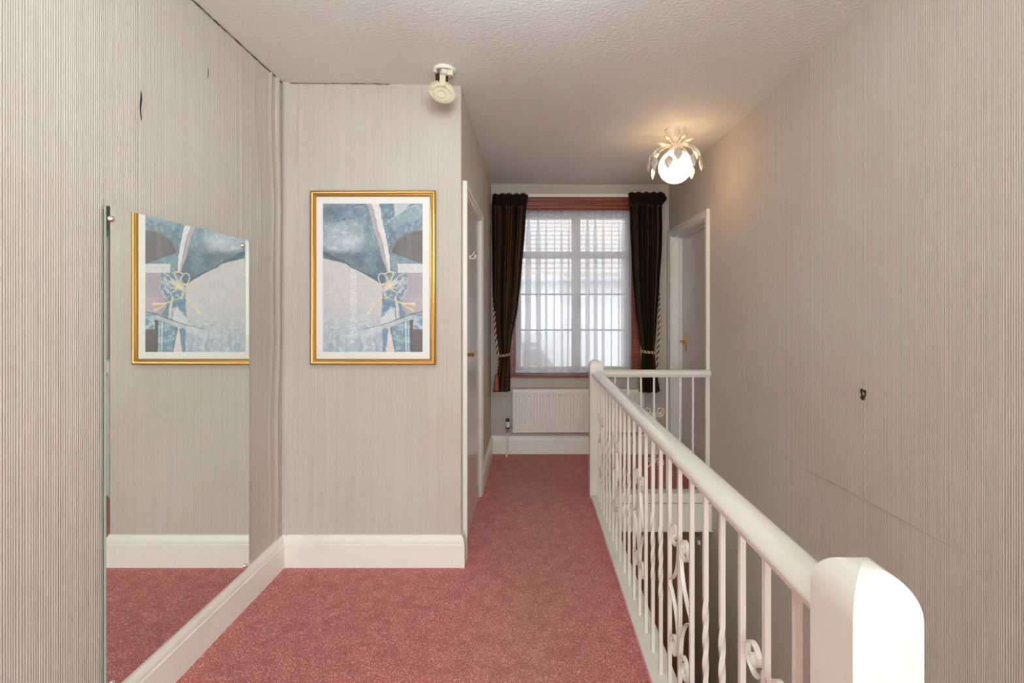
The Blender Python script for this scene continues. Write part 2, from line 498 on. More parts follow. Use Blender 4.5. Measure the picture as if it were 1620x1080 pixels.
# ---- white edging of the stairwell
m = MB(); m.box(XE - 0.010, XE + 0.008, YE0, YE1 - 0.002, -0.225, -0.002)
struct(m.build('trim_1', M['white'], bevel=0.003))
m = MB(); m.box(XE + 0.01, XR - 0.001, YE1 - 0.016, YE1 + 0.003, -0.222, -0.036); m.box(XE + 0.01, XR - 0.001, YE1 - 0.021, YE1 + 0.001, -0.225, -0.213)
struct(m.build('trim_2', M['white'], bevel=0.002))
m = MB(); m.box(XR - 0.022, XR - 0.001, 3.40, 3.564, -0.425, -0.395)
struct(m.build('trim_3', M['white'], bevel=0.003))

# ---- baseboards
BBP = [(0, 0), (0.020, 0), (0.020, 0.112), (0.0165, 0.116), (0.0165, 0.124), (0.0155, 0.132), (0.012, 0.141), (0.007, 0.149), (0.005, 0.153), (0.005, 0.158), (0, 0.158)]
def flip(p): return [(-a, b) for a, b in p]
path = [(XL, YN, 0), (XL, YS, 0), (XC, YS, 0), (XC, 2.412, 0)]
for seg, nm in (((0, 1), 'baseboard_left'), ((1, 2), 'baseboard_front'), ((2, 3), 'baseboard_corner')):
    m = MB(); m.sweep(path, (0, 0, 1), flip(BBP), seg=seg); struct(m.build(nm, M['board'], smooth=30))
path = [(XC, 3.27, 0), (XC, YB, 0), (XR, YB, 0)]
for seg, nm in (((0, 1), 'baseboard_corridor'), ((1, 2), 'baseboard_back')):
    m = MB(); m.sweep(path, (0, 0, 1), flip(BBP), seg=seg); struct(m.build(nm, M['board'], smooth=30))

# ---- cracks and tears in the old paper (parts of their wall)
def strip(name, pts, widths, side, parent, mat='dark'):
    """irregular thin dark fissure: pts list of 3D points on a surface, side = direction of width"""
    s = Vector(side); m = MB(); P = []
    for p, w_ in zip(pts, widths):
        p = Vector(p); P.append([p - s * w_ / 2, p, p + s * w_ / 2])
    m.grid(P); return m.build(name, M[mat], parent, smooth=0, solid=0.001)
rr = random.Random(3)
pts, ws = [], []
for i in range(60):
    y = 1.2 + (YS - 1.2) * i / 59
    pts.append((XL + 0.0035, y, zc(XL, y) - 0.004 + rr.uniform(-0.0015, 0.0015)))
    ws.append(rr.uniform(0.002, 0.006) if i > 22 else rr.uniform(0.001, 0.0035))
strip('crack', pts, ws, (0.5, 0, 0.8), wall_left, 'crack')
pts, ws = [], []
for i in range(50):
    x = XL + 0.01 + 0.53 * i / 49
    pts.append((x, YS - 0.006, zc(x, YS) - 0.003 + rr.uniform(-0.0012, 0.0012))); ws.append(rr.uniform(0.001, 0.0045))
strip('crack', pts, ws, (0, -0.4, 0.8), wall_front, 'crack')
strip('tear', [(XL + 0.002, 1.492 + 0.002 * math.sin(i), 1.985 - 0.012 * i) for i in range(9)], [0.0005, 0.003, 0.005, 0.006, 0.005, 0.004, 0.003, 0.002, 0.0005], (0, 1, 0), wall_left)
strip('tear', [(XL + 0.004, 1.80 + 0.002 * math.sin(i), 2.22 - 0.012 * i) for i in range(5)], [0.0005, 0.003, 0.004, 0.002, 0.0005], (0, 1, 0), wall_left)
# dent with plaster showing on the right wall
m = MB()
cx_, cz_ = 1.742, 0.970
ring = [(0.00,0.016),(-0.006,0.019),(-0.010,0.013),(-0.007,0.002),(-0.004,-0.008),(-0.009,-0.013),(-0.002,-0.019),(0.004,-0.014),(0.007,-0.006),(0.012,0.004),(0.0135,0.014),(0.009,0.016),(0.004,0.010)]
for i, (a, b) in enumerate(ring):
    a2, b2 = ring[(i + 1) % len(ring)]
    m.tube([(XR - 0.001, cx_ - a, cz_ + b), (XR - 0.002, cx_ - a2, cz_ + b2)], [0.0028 + 0.001 * (i % 3), 0.0028 + 0.001 * ((i + 1) % 3)], 6)
m.tube([(XR - 0.001, cx_ + 0.003, cz_ - 0.008), (XR - 0.001, cx_ + 0.002, cz_ - 0.017)], 0.0045, 6)
o = m.build('wall_plug_hole', M['scuff']); tag(o, 'small dark brown broken plug hole in the right wall above the handrail', 'hole')
strip('scuff', [(XR - 0.0012, 2.10 - 0.72 * i / 20, 0.568 + 0.02 * i / 20) for i in range(21)], [0.002 + 0.007 * math.sin(PI * i / 20) for i in range(21)], (0, 0, 1), bpy.data.objects['wall_right'], 'streak')
strip('scuff', [(XL + 0.001, 1.0, 1.0)] * 0 + [(XR - 0.0012, 1.72, 0.92), (XR - 0.0012, 1.74, 0.99), (XR - 0.0012, 1.745, 1.03)], [0.0005, 0.001, 0.0005], (0, 1, 0), bpy.data.objects['wall_right'], 'streak')

# ---- architraves and doors
ARCH = [(0, 0), (0, 0.012), (0.006, 0.016), (0.030, 0.018), (0.036, 0.022), (0.050, 0.023), (0.055, 0.020), (0.055, 0)]
def lever(parent, pos, nrm, along, plate=True):
    """brass lever handle; nrm = out of the door, along = lever direction"""
    p = Vector(pos); n = Vector(nrm); a = Vector(along); up = Vector((0, 0, 1))
    m = MB()
    if plate:
        pr = []
        for z_, w_ in ((-0.088, 0.004), (-0.083, 0.012), (-0.074, 0.016), (-0.066, 0.010), (-0.055, 0.016), (-0.02, 0.017), (0.0, 0.019), (0.02, 0.017), (0.045, 0.016), (0.056, 0.010), (0.064, 0.016), (0.073, 0.012), (0.078, 0.004)):
            pr.append((z_, w_))
        v = []; 
        for dn in (0.0, 0.005):
            for z_, w_ in pr: v.append([p + n * dn + up * z_ - a * w_, p + n * dn + up * z_ + a * w_])
        L = len(pr); R = [q for r in v for q in r]
        f = []
        for i in range(L - 1):
            b = 2 * i
            f += [(b, b+1, b+3, b+2), (2*L+b, 2*L+b+2, 2*L+b+3, 2*L+b+1), (b, b+2, 2*L+b+2, 2*L+b), (b+1, 2*L+b+1, 2*L+b+3, b+3)]
        m.add(R, f)
    else:
        m.lathe([(0, 0), (0.026, 0), (0.026, 0.004), (0.018, 0.008), (0, 0.008)], p, n, 20)
    h = m.build('door_handle', M['brass'], parent, bevel=0.001)
    m = MB(); m.lathe([(0, 0), (0.010, 0), (0.009, 0.03), (0.012, 0.045), (0, 0.05)], p, n, 14)
    q = p + n * 0.044
    m.tube([q, q + a * 0.02 + up * 0.001, q + a * 0.06 - up * 0.001, q + a * 0.095 - up * 0.004, q + a * 0.11 + up*0.0], [0.008, 0.0085, 0.007, 0.0075, 0.005], 10)
    m.build('lever', M['brass'], h, smooth=50)
    return h

# door in the corridor wall (hinged at its far side, opening into the corridor)
d1 = struct(thing('door_1', (XC, (D1a + D1b) / 2, 0)))
m = MB(); m.sweep([(XC, D1a, 0), (XC, D1a, D1h), (XC, D1b, D1h), (XC, D1b, 0)], (1, 0, 0), [(a, b) for a, b in ARCH]); o = m.build('architrave', M['white'], d1, smooth=25)
m = MB(); m.sweep([(XC, D1a, 0), (XC, D1a, D1h), (XC, D1b, D1h), (XC, D1b, 0)], (1, 0, 0), [(0, -0.10), (0, 0.004), (-0.008, 0.004), (-0.008, -0.10)]); m.build('door_lining', M['white'], d1, bevel=0.001)
m = MB(); m.box(XC - 0.040, XC - 0.001, D1a + 0.010, D1b - 0.012, 0.008, D1h - 0.011); leaf = m.build('door_leaf', M['door'], d1, bevel=0.003)
for zz in (1.62, 0.235):
    m = MB()
    for k in range(3): m.lathe([(0, 0), (0.0055, 0), (0.0055, 0.026), (0, 0.026)], (XC + 0.0045, D1b - 0.010, zz + k * 0.029), (0, 0, 1), 10)
    m.lathe([(0, 0), (0.003, 0), (0.005, 0.004), (0, 0.009)], (XC + 0.0045, D1b - 0.010, zz + 0.086), (0, 0, 1), 10)
    m.box(XC - 0.001, XC + 0.002, D1b - 0.030, D1b - 0.012, zz, zz + 0.085)
    m.build('hinge', M['white'], d1)
lever(d1, (XC - 0.001, 2.535, 1.042), (1, 0, 0), (0, 1, 0), plate=False)
m = MB()
for s_ in (-1, 1):
    m.tube([(XC, 2.70, 1.585), (XC + 0.018, 2.70 + 0.010*s_, 1.578), (XC + 0.030, 2.70 + 0.022*s_, 1.586), (XC + 0.034, 2.70 + 0.028*s_, 1.602)], [0.004, 0.0035, 0.003, 0.004], 8)
m.tube([(XC, 2.70, 1.59), (XC + 0.014, 2.70, 1.60), (XC + 0.026, 2.70, 1.622)], [0.004, 0.003, 0.004], 8)
m.lathe([(0, 0), (0.013, 0), (0.012, 0.004), (0, 0.006)], (XC - 0.001, 2.70, 1.588), (1, 0, 0), 14)
m.build('coat_hook', M['white'], d1)

# door in the right wall (opens away; recessed)
d2 = struct(thing('door_2', (XR, (D2a + D2b) / 2, 0)))
P2 = [(XR, D2b, 0), (XR, D2b, D2h), (XR, D2a, D2h), (XR, D2a, 0)]
m = MB(); m.sweep(P2, (-1, 0, 0), ARCH); m.build('architrave', M['white'], d2, smooth=25)
m = MB(); m.sweep(P2, (-1, 0, 0), [(0, -0.17), (0, 0.004), (-0.010, 0.004), (-0.010, -0.17)])
m.sweep(P2, (-1, 0, 0), [(-0.010, -0.083), (-0.010, -0.055), (-0.024, -0.055), (-0.024, -0.083)]); m.build('door_lining', M['white'], d2, bevel=0.001)
m = MB(); m.box(XR + 0.085, XR + 0.125, D2a + 0.012, D2b - 0.012, 0.006, D2h - 0.012); m.build('door_leaf', M['door'], d2, bevel=0.003)
lever(d2, (XR + 0.085, 3.985, 1.015), (-1, 0, 0), (0, -1, 0), plate=True)

# ---- window at the end
w1 = struct(thing('window_1', (0.39, YB, WZ0)))
YF = YB + 0.09
m = MB()   # timber lining of the reveal
m.sweep([(WX0, YB, WZ0), (WX0, YB, WZ1), (WX1, YB, WZ1), (WX1, YB, WZ0)], (0, -1, 0), [(-0.001, -0.16), (-0.001, 0.0), (-0.012, 0.0), (-0.012, -0.16)])
m.build('window_lining', M['wood'], w1, bevel=0.001)
m = MB()
m.box(-0.177, WX0, YB - 0.020, YB, 0.705, 2.284).box(WX1, 0.984, YB - 0.020, YB, 0.705, 2.284)
m.prism([(YB, WZ1), (YB - 0.018, WZ1), (YB - 0.018, 2.205), (YB - 0.024, 2.21), (YB - 0.024, 2.245), (YB - 0.030, 2.25), (YB - 0.030, 2.284), (YB, 2.284)], 'x', -0.19, 0.99)
m.build('window_surround', M['wood'], w1, bevel=0.002)
m = MB(); m.box(-0.20, 1.0, YB - 0.045, YB + 0.10, 0.683, 0.706); m.build('window_sill', M['wood'], w1, bevel=0.007, seg=3)
m = MB()   # white frame, mullion, transom
IX0, IX1, IZ0, IZ1 = WX0 + 0.012, WX1 - 0.012, 0.706, WZ1 - 0.012
m.box(IX0, -0.078, YF, YF + 0.06, IZ0, IZ1).box(0.872, IX1, YF, YF + 0.06, IZ0, IZ1)
m.box(-0.078, 0.872, YF, YF + 0.06, IZ0, 0.765).box(-0.078, 0.872, YF, YF + 0.06, 2.115, IZ1)
m.box(0.385, 0.460, YF - 0.012, YF + 0.06, 0.765, 2.115).box(-0.078, 0.872, YF - 0.008, YF + 0.06, 1.755, 1.815)
m.build('window_frame', M['pvc'], w1, bevel=0.004)
for (a, b) in ((-0.078, 0.385), (0.460, 0.872)):
    m = MB()
    for z_ in (1.425, 1.097): m.box(a, b, YF + 0.012, YF + 0.04, z_ - 0.006, z_ + 0.006)
    m.build('glazing_bar', M['gutter'], w1)
    for z0, z1 in ((0.765, 1.755), (1.815, 2.115)):
        m = MB(); m.box(a, b, YF + 0.022, YF + 0.027, z0, z1); m.build('pane', M['pane'], w1)
m = MB(); m.box(0.448, 0.456, YF - 0.035, YF - 0.012, 1.30, 1.40); m.tube([(0.452, YF - 0.03, 1.40), (0.452, YF - 0.04, 1.36), (0.452, YF - 0.04, 1.31)], 0.006, 8); m.build('window_latch', M['gutter'], w1)

# ---- balustrades
BAL = thing('balustrade', (0.456, 1.9, 0), 'long white balustrade along the landing edge with domed newel posts and scrolled iron balusters', 'balustrade')
NA = 0.0455
def newel(cx0, cy0, z0, zs, zt, parent):
    m = MB(); a = NA
    m.box(cx0 - a, cx0 + a, cy0 - a, cy0 + a, z0, zs - 0.0001)
    m.f = [f for k, f in enumerate(m.f) if k != 1]
    P = []
    for i in range(15):
        an = PI / 2 * i / 14; q = math.cos(an) ** 0.85 if i < 14 else 0.0; h_ = math.sin(an) ** 0.95
        P.append([(cx0 + a * q * sx, cy0 + a * q * sy, zs + (zt - zs) * h_) for sx, sy in ((-1, -1), (1, -1), (1, 1), (-1, 1), (-1, -1))])
    m.grid(P)
    return m.build('newel_post', M['white'], parent, smooth=22, bevel=0.0)
newel(0.458, 0.6425, -0.22, 0.887, 0.941, BAL)
newel(0.458, 3.235, 0.0, 0.893, 0.940, BAL)
RAILP = [(-0.024, 0.0), (-0.027, 0.006), (-0.030, 0.010), (-0.034, 0.014), (-0.037, 0.020), (-0.0375, 0.027), (-0.034, 0.034), (-0.026, 0.040), (-0.014, 0.0445), (0, 0.046),
         (0.014, 0.0445), (0.026, 0.040), (0.034, 0.034), (0.0375, 0.027), (0.037, 0.020), (0.034, 0.014), (0.030, 0.010), (0.027, 0.006), (0.024, 0.0)]
m = MB(); m.prism([(0.458 + a, 0.823 + b) for a, b in RAILP], 'y', 0.683, 3.192)
m.build('handrail', M['white'], BAL, smooth=50)
m = MB(); m.prism([(0.417, 0.0), (0.417, 0.018), (0.421, 0.022), (0.493, 0.022), (0.509, 0.012), (0.509, -0.01), (0.497, -0.01), (0.497, 0.0)], 'y', 0.688, 3.183)
m.build('base_rail', M['white'], BAL, smooth=30)
PIT = (3.083 - 0.797) / 22
W_ = 0.0118
def bal_plain(name, c, z0, z1, parent, twist=False):
    m = MB(); P = []
    if twist:
        zz = [z0, 0.275] + [0.28 + 0.26 * i / 40 for i in range(41)] + [0.545, z1]
        for z_ in zz:
            an = 0 if z_ < 0.28 else (2 * PI * min(1, (z_ - 0.28) / 0.26))
            P.append([(c[0] + W_ * 0.7071 * math.cos(an + PI/4 + k * PI/2), c[1] + W_ * 0.7071 * math.sin(an + PI/4 + k * PI/2), z_) for k in range(4)] )
    else:
        P = [[(c[0] + W_ * 0.7071 * math.cos(PI/4 + k*PI/2), c[1] + W_ * 0.7071 * math.sin(PI/4 + k*PI/2), z_) for k in range(4)] for z_ in (z0, z1)]
    P = [r + [r[0]] for r in P]
    m.grid(P)
    o = m.build(name, M['white'], parent, smooth=25)
    return o
def scroll_pts():
    """one quarter: spiral at the top curling outwards, running to the middle then out to the side baluster; (s, z)"""
    pts = []
    cx0, cz0 = 0.047, 0.586
    for i in range(40):                               # spiral from inside outwards
        t_ = i / 39; an = math.radians(-200 + 560 * t_ * 0.93 ); 
        r = 0.009 + 0.028 * t_ ** 0.9
        pts.append((cx0 + r * math.cos(an + math.radians(20)) * -1 * -1, cz0 + r * math.sin(an + math.radians(20))))
    return pts
def quarter():
    # spiral centre, outer end at angle 180 deg (towards the middle baluster) running down
    cx0, cz0 = 0.048, 0.584
    pts = []; n = 36; turns = 1.55
    for i in range(n + 1):
        t_ = i / n                                     # 0 = inner tip, 1 = outer end
        an = PI - (1 - t_) * turns * 2 * PI * -1       # unwinding
        r = 0.007 + 0.031 * t_ ** 0.85
        pts.append((cx0 + r * math.cos(an), cz0 + r * math.sin(an)))
    # outer end moves downwards (counter-clockwise through 180 deg)
    pts += [(0.0105, 0.565), (0.0125, 0.540), (0.018, 0.512), (0.028, 0.486), (0.043, 0.461), (0.060, 0.441), (0.078, 0.425), (PIT - 0.006, 0.413), (PIT - 0.006, 0.406)]
    return pts
def ribbon(m, pts, depth, th, mk):
    """flat bar: pts in (s, z); mk(s, t, z) -> xyz with t across the bar's width"""
    n = len(pts); R = []
    for i in range(n):
        a = pts[max(0, i-1)]; b = pts[min(n-1, i+1)]; dx, dz = b[0]-a[0], b[1]-a[1]; L = math.hypot(dx, dz) or 1
        nx, nz = -dz / L * th / 2, dx / L * th / 2; s_, z_ = pts[i]
        R.append([mk(s_+nx, -depth/2, z_+nz), mk(s_+nx, depth/2, z_+nz), mk(s_-nx, depth/2, z_-nz), mk(s_-nx, -depth/2, z_-nz), mk(s_+nx, -depth/2, z_+nz)])
    m.grid(R); k = len(m.v)
    m.add(R[0][:4], [(0, 1, 2, 3)]); m.add(R[-1][:4], [(3, 2, 1, 0)])
Q = quarter()
def scroll(name, mk, parent, sx, sz, th=0.0030):
    m = MB(); zc_ = 0.406
    ribbon(m, [(sx * s_, zc_ + sz * (z_ - zc_)) for s_, z_ in Q], 0.012, th, mk)
    return m.build(name, M['white'], parent, smooth=35)
proto = {}
for i in range(23):
    y = 0.797 + PIT * i
    tw = (i % 5) in (3, 4)
    key = tw
    if key not in proto:
        o = bal_plain('baluster', (0.456, y), 0.018, 0.826, BAL, tw); proto[key] = (o, y)
        if tw: o['label'] = 'baluster with a twisted middle'
    else:
        src, y0 = proto[key]
        o = copy_part(src, BAL, (0, y - y0, 0))
    if i % 5 == 1:
        mk = lambda s_, t_, z_, y=y: (0.456 + t_, y + s_, z_)
        if 'sc' not in proto: proto['sc'] = ([scroll('scroll', mk, BAL, a, b) for a in (-1, 1) for b in (-1, 1)], y)
        else:
            for q in proto['sc'][0]: copy_part(q, BAL, (0, y - proto['sc'][1], 0))
# short balustrade across the far end of the stairwell
B2 = thing('balustrade', (0.87, 3.235, 0), 'short white balustrade between the far newel post and the right wall', 'balustrade')
YR = 3.228
m = MB(); m.prism([(YR + a * 0.95, 0.822 + b * 1.08) for a, b in RAILP], 'x', 0.5045, XR - 0.004); m.build('handrail', M['white'], B2, smooth=50)
m = MB(); m.box(0.5115, XR - 0.002, YR - 0.0475, YR + 0.04, -0.03, 0.035); m.build('base_rail', M['white'], B2, bevel=0.004)
xb = [0.588 + 0.0897 * i for i in range(8)]
p2 = {}
for i, x in enumerate(xb):
    tw = i in (5, 6) or i == 0
    if i == 7: x = 1.2185
    if tw not in p2:
        p2[tw] = (bal_plain('baluster', (x, YR), 0.03, 0.826, B2, tw), x)
        if tw: p2[tw][0]['label'] = 'baluster with a twisted middle'
    else: copy_part(p2[tw][0], B2, (x - p2[tw][1], 0, 0))
PITs = PIT; k_ = 0.0897 / PIT
for a in (-1, 1):
    for b in (-1, 1):
        scroll('scroll', lambda s_, t_, z_: (xb[3] + s_ * k_, YR + t_, z_), B2, a, b, 0.0044)

# ---- framed picture
FX0, FX1, FZ0, FZ1 = -1.096, -0.468, 1.010, 1.880
YP = YS - 0.006
pic = thing('framed_picture', ((FX0 + FX1) / 2, YP, FZ0), 'gold framed blue and white abstract print hanging on the wall by the corridor corner', 'picture')
fw = 0.031
Fp = [(FX0, YP, FZ0), (FX1, YP, FZ0), (FX1, YP, FZ1), (FX0, YP, FZ1)]
prof = [(0, 0), (0, 0.012), (0.003, 0.018), (0.008, 0.0215), (0.014, 0.020), (0.0175, 0.0155), (0.0185, 0.013), (0.0205, 0.013), (0.0225, 0.0165), (0.026, 0.0175), (0.029, 0.015), (0.031, 0.010), (0.031, 0)]
def inward(p):  # path counterclockwise seen from the camera (normal -y)
    return [(a, b) for a, b in p]
m = MB(); m.sweep(Fp, (0, -1, 0), inward(prof), closed=True); m.build('frame', M['gold'], pic, smooth=50)
m = MB(); m.box(FX0 + 0.028, FX1 - 0.028, YP - 0.008, YP - 0.002, FZ0 + 0.028, FZ1 - 0.028)
m.build('mount', M['mat'], pic)
AX0, AX1, AZ0, AZ1 = -1.032, -0.5345, 1.075, 1.815

def vnoise(x, y, seed):
    xi = np.floor(x).astype(int); yi = np.floor(y).astype(int); xf = x - xi; yf = y - yi
    def hsh(a, b):
        h_ = np.sin(a * 127.1 + b * 311.7 + seed * 74.7) * 43758.5453; return h_ - np.floor(h_)
    u = xf * xf * (3 - 2 * xf); v = yf * yf * (3 - 2 * yf)
    return (hsh(xi, yi) * (1-u) + hsh(xi+1, yi) * u) * (1-v) + (hsh(xi, yi+1) * (1-u) + hsh(xi+1, yi+1) * u) * v
def fbm(x, y, sc, seed, o=4):
    r = 0; a = 0.5; t_ = 0
    for k in range(o): r = r + a * vnoise(x * sc, y * sc, seed + k); t_ += a; sc *= 2.07; a *= 0.55
    return r / t_
def paint():
    NX, NY = 300, 446
    X, Y = np.meshgrid(112 + 565 * (np.arange(NX) + 0.5) / NX, 115 + 843 * (np.arange(NY) + 0.5) / NY)
    wx = X + 14 * (fbm(X, Y, 0.02, 5) - .5); wy = Y + 14 * (fbm(X, Y, 0.02, 9) - .5)
    n1 = fbm(X, Y, 0.018, 1); n2 = fbm(X, Y, 0.06, 2); n3 = fbm(X, Y, 0.25, 3, 2); nv = fbm(X * 3, Y * 0.5, 0.03, 4)
    C = np.zeros((NY, NX, 3)) + np.array([122, 142, 156.])
    def lay(mask, col):
        nonlocal C
        mask = np.clip(mask, 0, 1)[..., None]; C = C * (1 - mask) + np.array(col, float) * mask
    def poly(pts, soft=2.0, x=None, y=None):
        x = wx if x is None else x; y = wy if y is None else y
        d = np.full(X.shape, 1e9); ins = np.zeros(X.shape, bool)
        for (x0, y0), (x1, y1) in zip(pts, pts[1:] + pts[:1]):
            ex, ey = x1 - x0, y1 - y0; t_ = np.clip(((x-x0)*ex + (y-y0)*ey) / (ex*ex+ey*ey), 0, 1)
            d = np.minimum(d, np.hypot(x - x0 - ex*t_, y - y0 - ey*t_))
            c = ((y0 > y) != (y1 > y)) & (x < (x1-x0) * (y-y0) / (y1-y0 + 1e-9) + x0); ins ^= c
        return np.clip(0.5 + np.where(ins, d, -d) / soft, 0, 1)
    def line(pts, w0, w1=None, x=None, y=None):
        x = wx if x is None else x; y = wy if y is None else y
        w1 = w0 if w1 is None else w1; r = np.zeros(X.shape); n = len(pts) - 1
        for k, ((x0, y0), (x1, y1)) in enumerate(zip(pts, pts[1:])):
            ex, ey = x1 - x0, y1 - y0; t_ = np.clip(((x-x0)*ex + (y-y0)*ey) / (ex*ex+ey*ey), 0, 1)
            ww = w0 + (w1 - w0) * (k + t_) / n
            r = np.maximum(r, np.clip(0.5 + ww/2 - np.hypot(x - x0 - ex*t_, y - y0 - ey*t_), 0, 1))
        return r
    S = lambda v, a, b: np.clip((v - a) / (b - a), 0, 1)
    lay(S(n1, .42, .6) * .75, (100, 122, 138)); lay(S(n2, .45, .7) * .6, (160, 178, 188)); lay(S(fbm(X, Y, .03, 21), .5, .62) * .5, (104, 134, 154))
    # dark mottled corner, top left
    lay(np.exp(-((X-160)/60)**2 - ((Y-165)/45)**2) * S(n2, .3, .6) * .8, (70, 92, 102))
    # pale cloud
    cl = np.exp(-(((wx-225)/122)**2 + ((wy-300)/92)**2) ** 1.6); lay(cl * (0.55 + .4 * S(fbm(X, Y, .03, 41), .4, .6)), (196, 204, 210)); lay(cl * S(fbm(X, Y, .035, 47), .52, .62) * .5, (146, 164, 176))
    lay(np.exp(-(((wx-255)/70)**2 + ((wy-330)/40)**2)) * .5, (224, 226, 228))
    lay(S(n1, .45, .65) * np.exp(-((X-150)/70)**2 - ((Y-370)/30)**2), (206, 212, 214))
    # dark band under the cloud
    lay(poly([(112, 380), (230, 395), (360, 400), (470, 300), (500, 520), (470, 585), (400, 560), (280, 490), (112, 430)], 30) * (.35 + .5 * S(n1, .35, .6)), (90, 106, 120))
    lay(line([(112, 395), (280, 480), (450, 572)], 20) * .5, (64, 78, 90))
    # upper right pale sweeps
    lay(poly([(510, 115), (610, 115), (560, 170), (520, 185)], 8) * .8, (206, 212, 214))
    lay(poly([(480, 220), (640, 118), (677, 118), (677, 190), (600, 210), (520, 260)], 20) * .45, (176, 188, 196))
    lay(line([(485, 215), (560, 160), (640, 120)], 7) * .6, (210, 214, 216))
    # large pale field
    f = poly([(100, 422), (215, 450), (300, 490), (448, 575), (452, 640), (448, 970), (100, 970)], 4)
    lay(f, (204, 200, 200)); lay(f * S(n2, .45, .7) * .5, (186, 182, 186)); lay(f * S(fbm(X, Y, .03, 33), .45, .6) * .4, (216, 206, 202))
    lay(f * S(Y + 90 * (n1 - .5), 690, 860) * .65, (166, 184, 194)); lay(f * S(Y, 700, 800) * S(n2, .5, .62) * .6, (206, 214, 218))
    lay(f * S(Y, 780, 900) * S(nv, .48, .6) * .5, (134, 160, 176))
    for x_ in (152, 236, 262, 318, 344): lay(f * line([(x_, 440), (x_, 900)], 1.3) * S(n2, .45, .55) * .5, (150, 150, 156))
    for y_ in (582, 640, 760): lay(f * line([(290, y_), (450, y_)], 1.4) * S(n3, .45, .55) * .6, (140, 138, 142))
    lay(f * line([(120, 625), (165, 612)], 7) * .6, (222, 214, 160))
    # right field under the black shape
    lay(poly([(500, 395), (677, 455), (677, 520), (540, 520), (500, 480)], 10) * .6, (136, 156, 168))
    # diagonal shaft of light
    lay(poly([(358, 112), (392, 112), (470, 420), (486, 505), (476, 505), (440, 400)], 4) * .85, (190, 176, 182))
    lay(poly([(388, 112), (430, 112), (462, 260), (488, 400), (494, 505), (482, 505), (455, 360)], 3), (222, 220, 216))
    lay(line([(384, 118), (412, 230), (440, 310), (478, 470), (486, 505)], 3.2) * .8, (196, 150, 118))
    lay(line([(372, 150), (400, 260), (452, 420)], 2) * .6, (150, 130, 140)); lay(line([(470, 200), (484, 330), (492, 470)], 2) * .6, (210, 214, 214))
    lay(line([(436, 290), (446, 330), (466, 420)], 4) * .6, (120, 136, 150))
    # dark segment, right
    e = (((X - 677) / 178) ** 2 + ((Y - 402) / 138) ** 2); dk = np.clip((1 - e) * 40, 0, 1) * np.clip((390 + (X - 500) * 0.37 - Y) * .5, 0, 1)
    lay(dk, (108, 104, 102)); lay(dk * line([(600, 270), (600, 440)], 26) * .35, (132, 128, 126)); lay(dk * line([(510, 388), (545, 310)], 20) * .4, (76, 84, 92))
    lay(line([(500, 390), (677, 456)], 2.5, x=X, y=Y), (70, 72, 78)); lay(line([(498, 386), (540, 318), (600, 280), (677, 264)], 2, x=X, y=Y) * .6, (190, 196, 200))
    # white block and mauve panel
    lay(poly([(590, 500), (690, 500), (690, 722), (585, 745), (552, 700)], 3), (178, 164, 174)); lay(poly([(590, 500), (690, 500), (690, 722), (560, 740)], 3) * S(n2, .45, .7) * .5, (152, 142, 158))
    lay(line([(560, 652), (690, 652)], 2) * .6, (206, 200, 204)); lay(poly([(600, 640), (690, 640), (690, 722), (600, 740)], 3) * .35, (200, 184, 188))
    lay(poly([(535, 457), (690, 457), (690, 508), (537, 508)], 2.5, x=X, y=Y), (212, 212, 212)); lay(line([(537, 486), (677, 484)], 2) * .4, (180, 176, 180)); lay(line([(560, 458), (677, 458)], 3) * S(n3, .4, .5) * .7, (222, 206, 170))
    # blue bird-like forms behind the bow
    b1 = poly([(455, 590), (480, 560), (540, 545), (592, 520), (585, 600), (560, 670), (545, 740), (500, 740), (452, 740), (445, 660)], 6)
    lay(b1 * .9, (112, 140, 158)); lay(b1 * S(n2, .46, .6) * .8, (190, 202, 208)); lay(b1 * S(n1, .5, .62) * .5, (84, 110, 128))
    lay(poly([(448, 652), (520, 655), (520, 700), (470, 720), (446, 760)], 8) * .8, (104, 138, 158)); lay(poly([(470, 740), (495, 700), (530, 760), (520, 800), (445, 800), (440, 770)], 8), (204, 210, 212))
    lay(poly([(512, 640), (528, 640), (550, 765), (532, 770)], 3), (206, 206, 204)); lay(line([(512, 640), (532, 770)], 2.5), (70, 84, 98))
    # diagonal line and the band below it
    lay(poly([(380, 822), (690, 728), (690, 750), (620, 775), (560, 790), (440, 850)], 6) * .85, (198, 202, 208))
    lay(line([(345, 831), (440, 805), (548, 768)], 3.2), (72, 78, 88)); lay(line([(548, 768), (677, 724)], 2.6), (110, 100, 108))
    lay(poly([(345, 831), (440, 806), (448, 850), (300, 880), (160, 900)], 12) * .35, (216, 218, 220))
    # bottom right
    lay(poly([(500, 815), (606, 780), (606, 970), (500, 970)], 5) * .95, (122, 150, 168)); lay(poly([(500, 815), (606, 780), (606, 970), (500, 970)], 5) * S(n2, .48, .62) * .7, (176, 194, 202))
    for x_, w_, c_ in ((582, 6, (214, 220, 222)), (597, 3.5, (206, 214, 218)), (604, 3, (90, 116, 136)), (571, 2, (96, 130, 150)), (540, 2, (150, 176, 188))): lay(line([(x_, 785), (x_ + 2, 960)], w_, x=X, y=Y), c_)
    lay(poly([(448, 825), (470, 815), (478, 840), (462, 970), (452, 970)], 4) * .9, (108, 144, 166))
    lay(poly([(489, 810), (498, 850), (516, 970), (466, 970), (478, 870)], 3), (222, 212, 204)); lay(line([(500, 815), (520, 958)], 5) * .7, (92, 124, 146))
    lay(poly([(622, 745), (690, 735), (690, 830), (622, 828)], 5), (116, 148, 168)); lay(poly([(622, 745), (690, 735), (690, 830), (622, 828)], 5) * S(n2, .46, .58) * .8, (200, 208, 212))
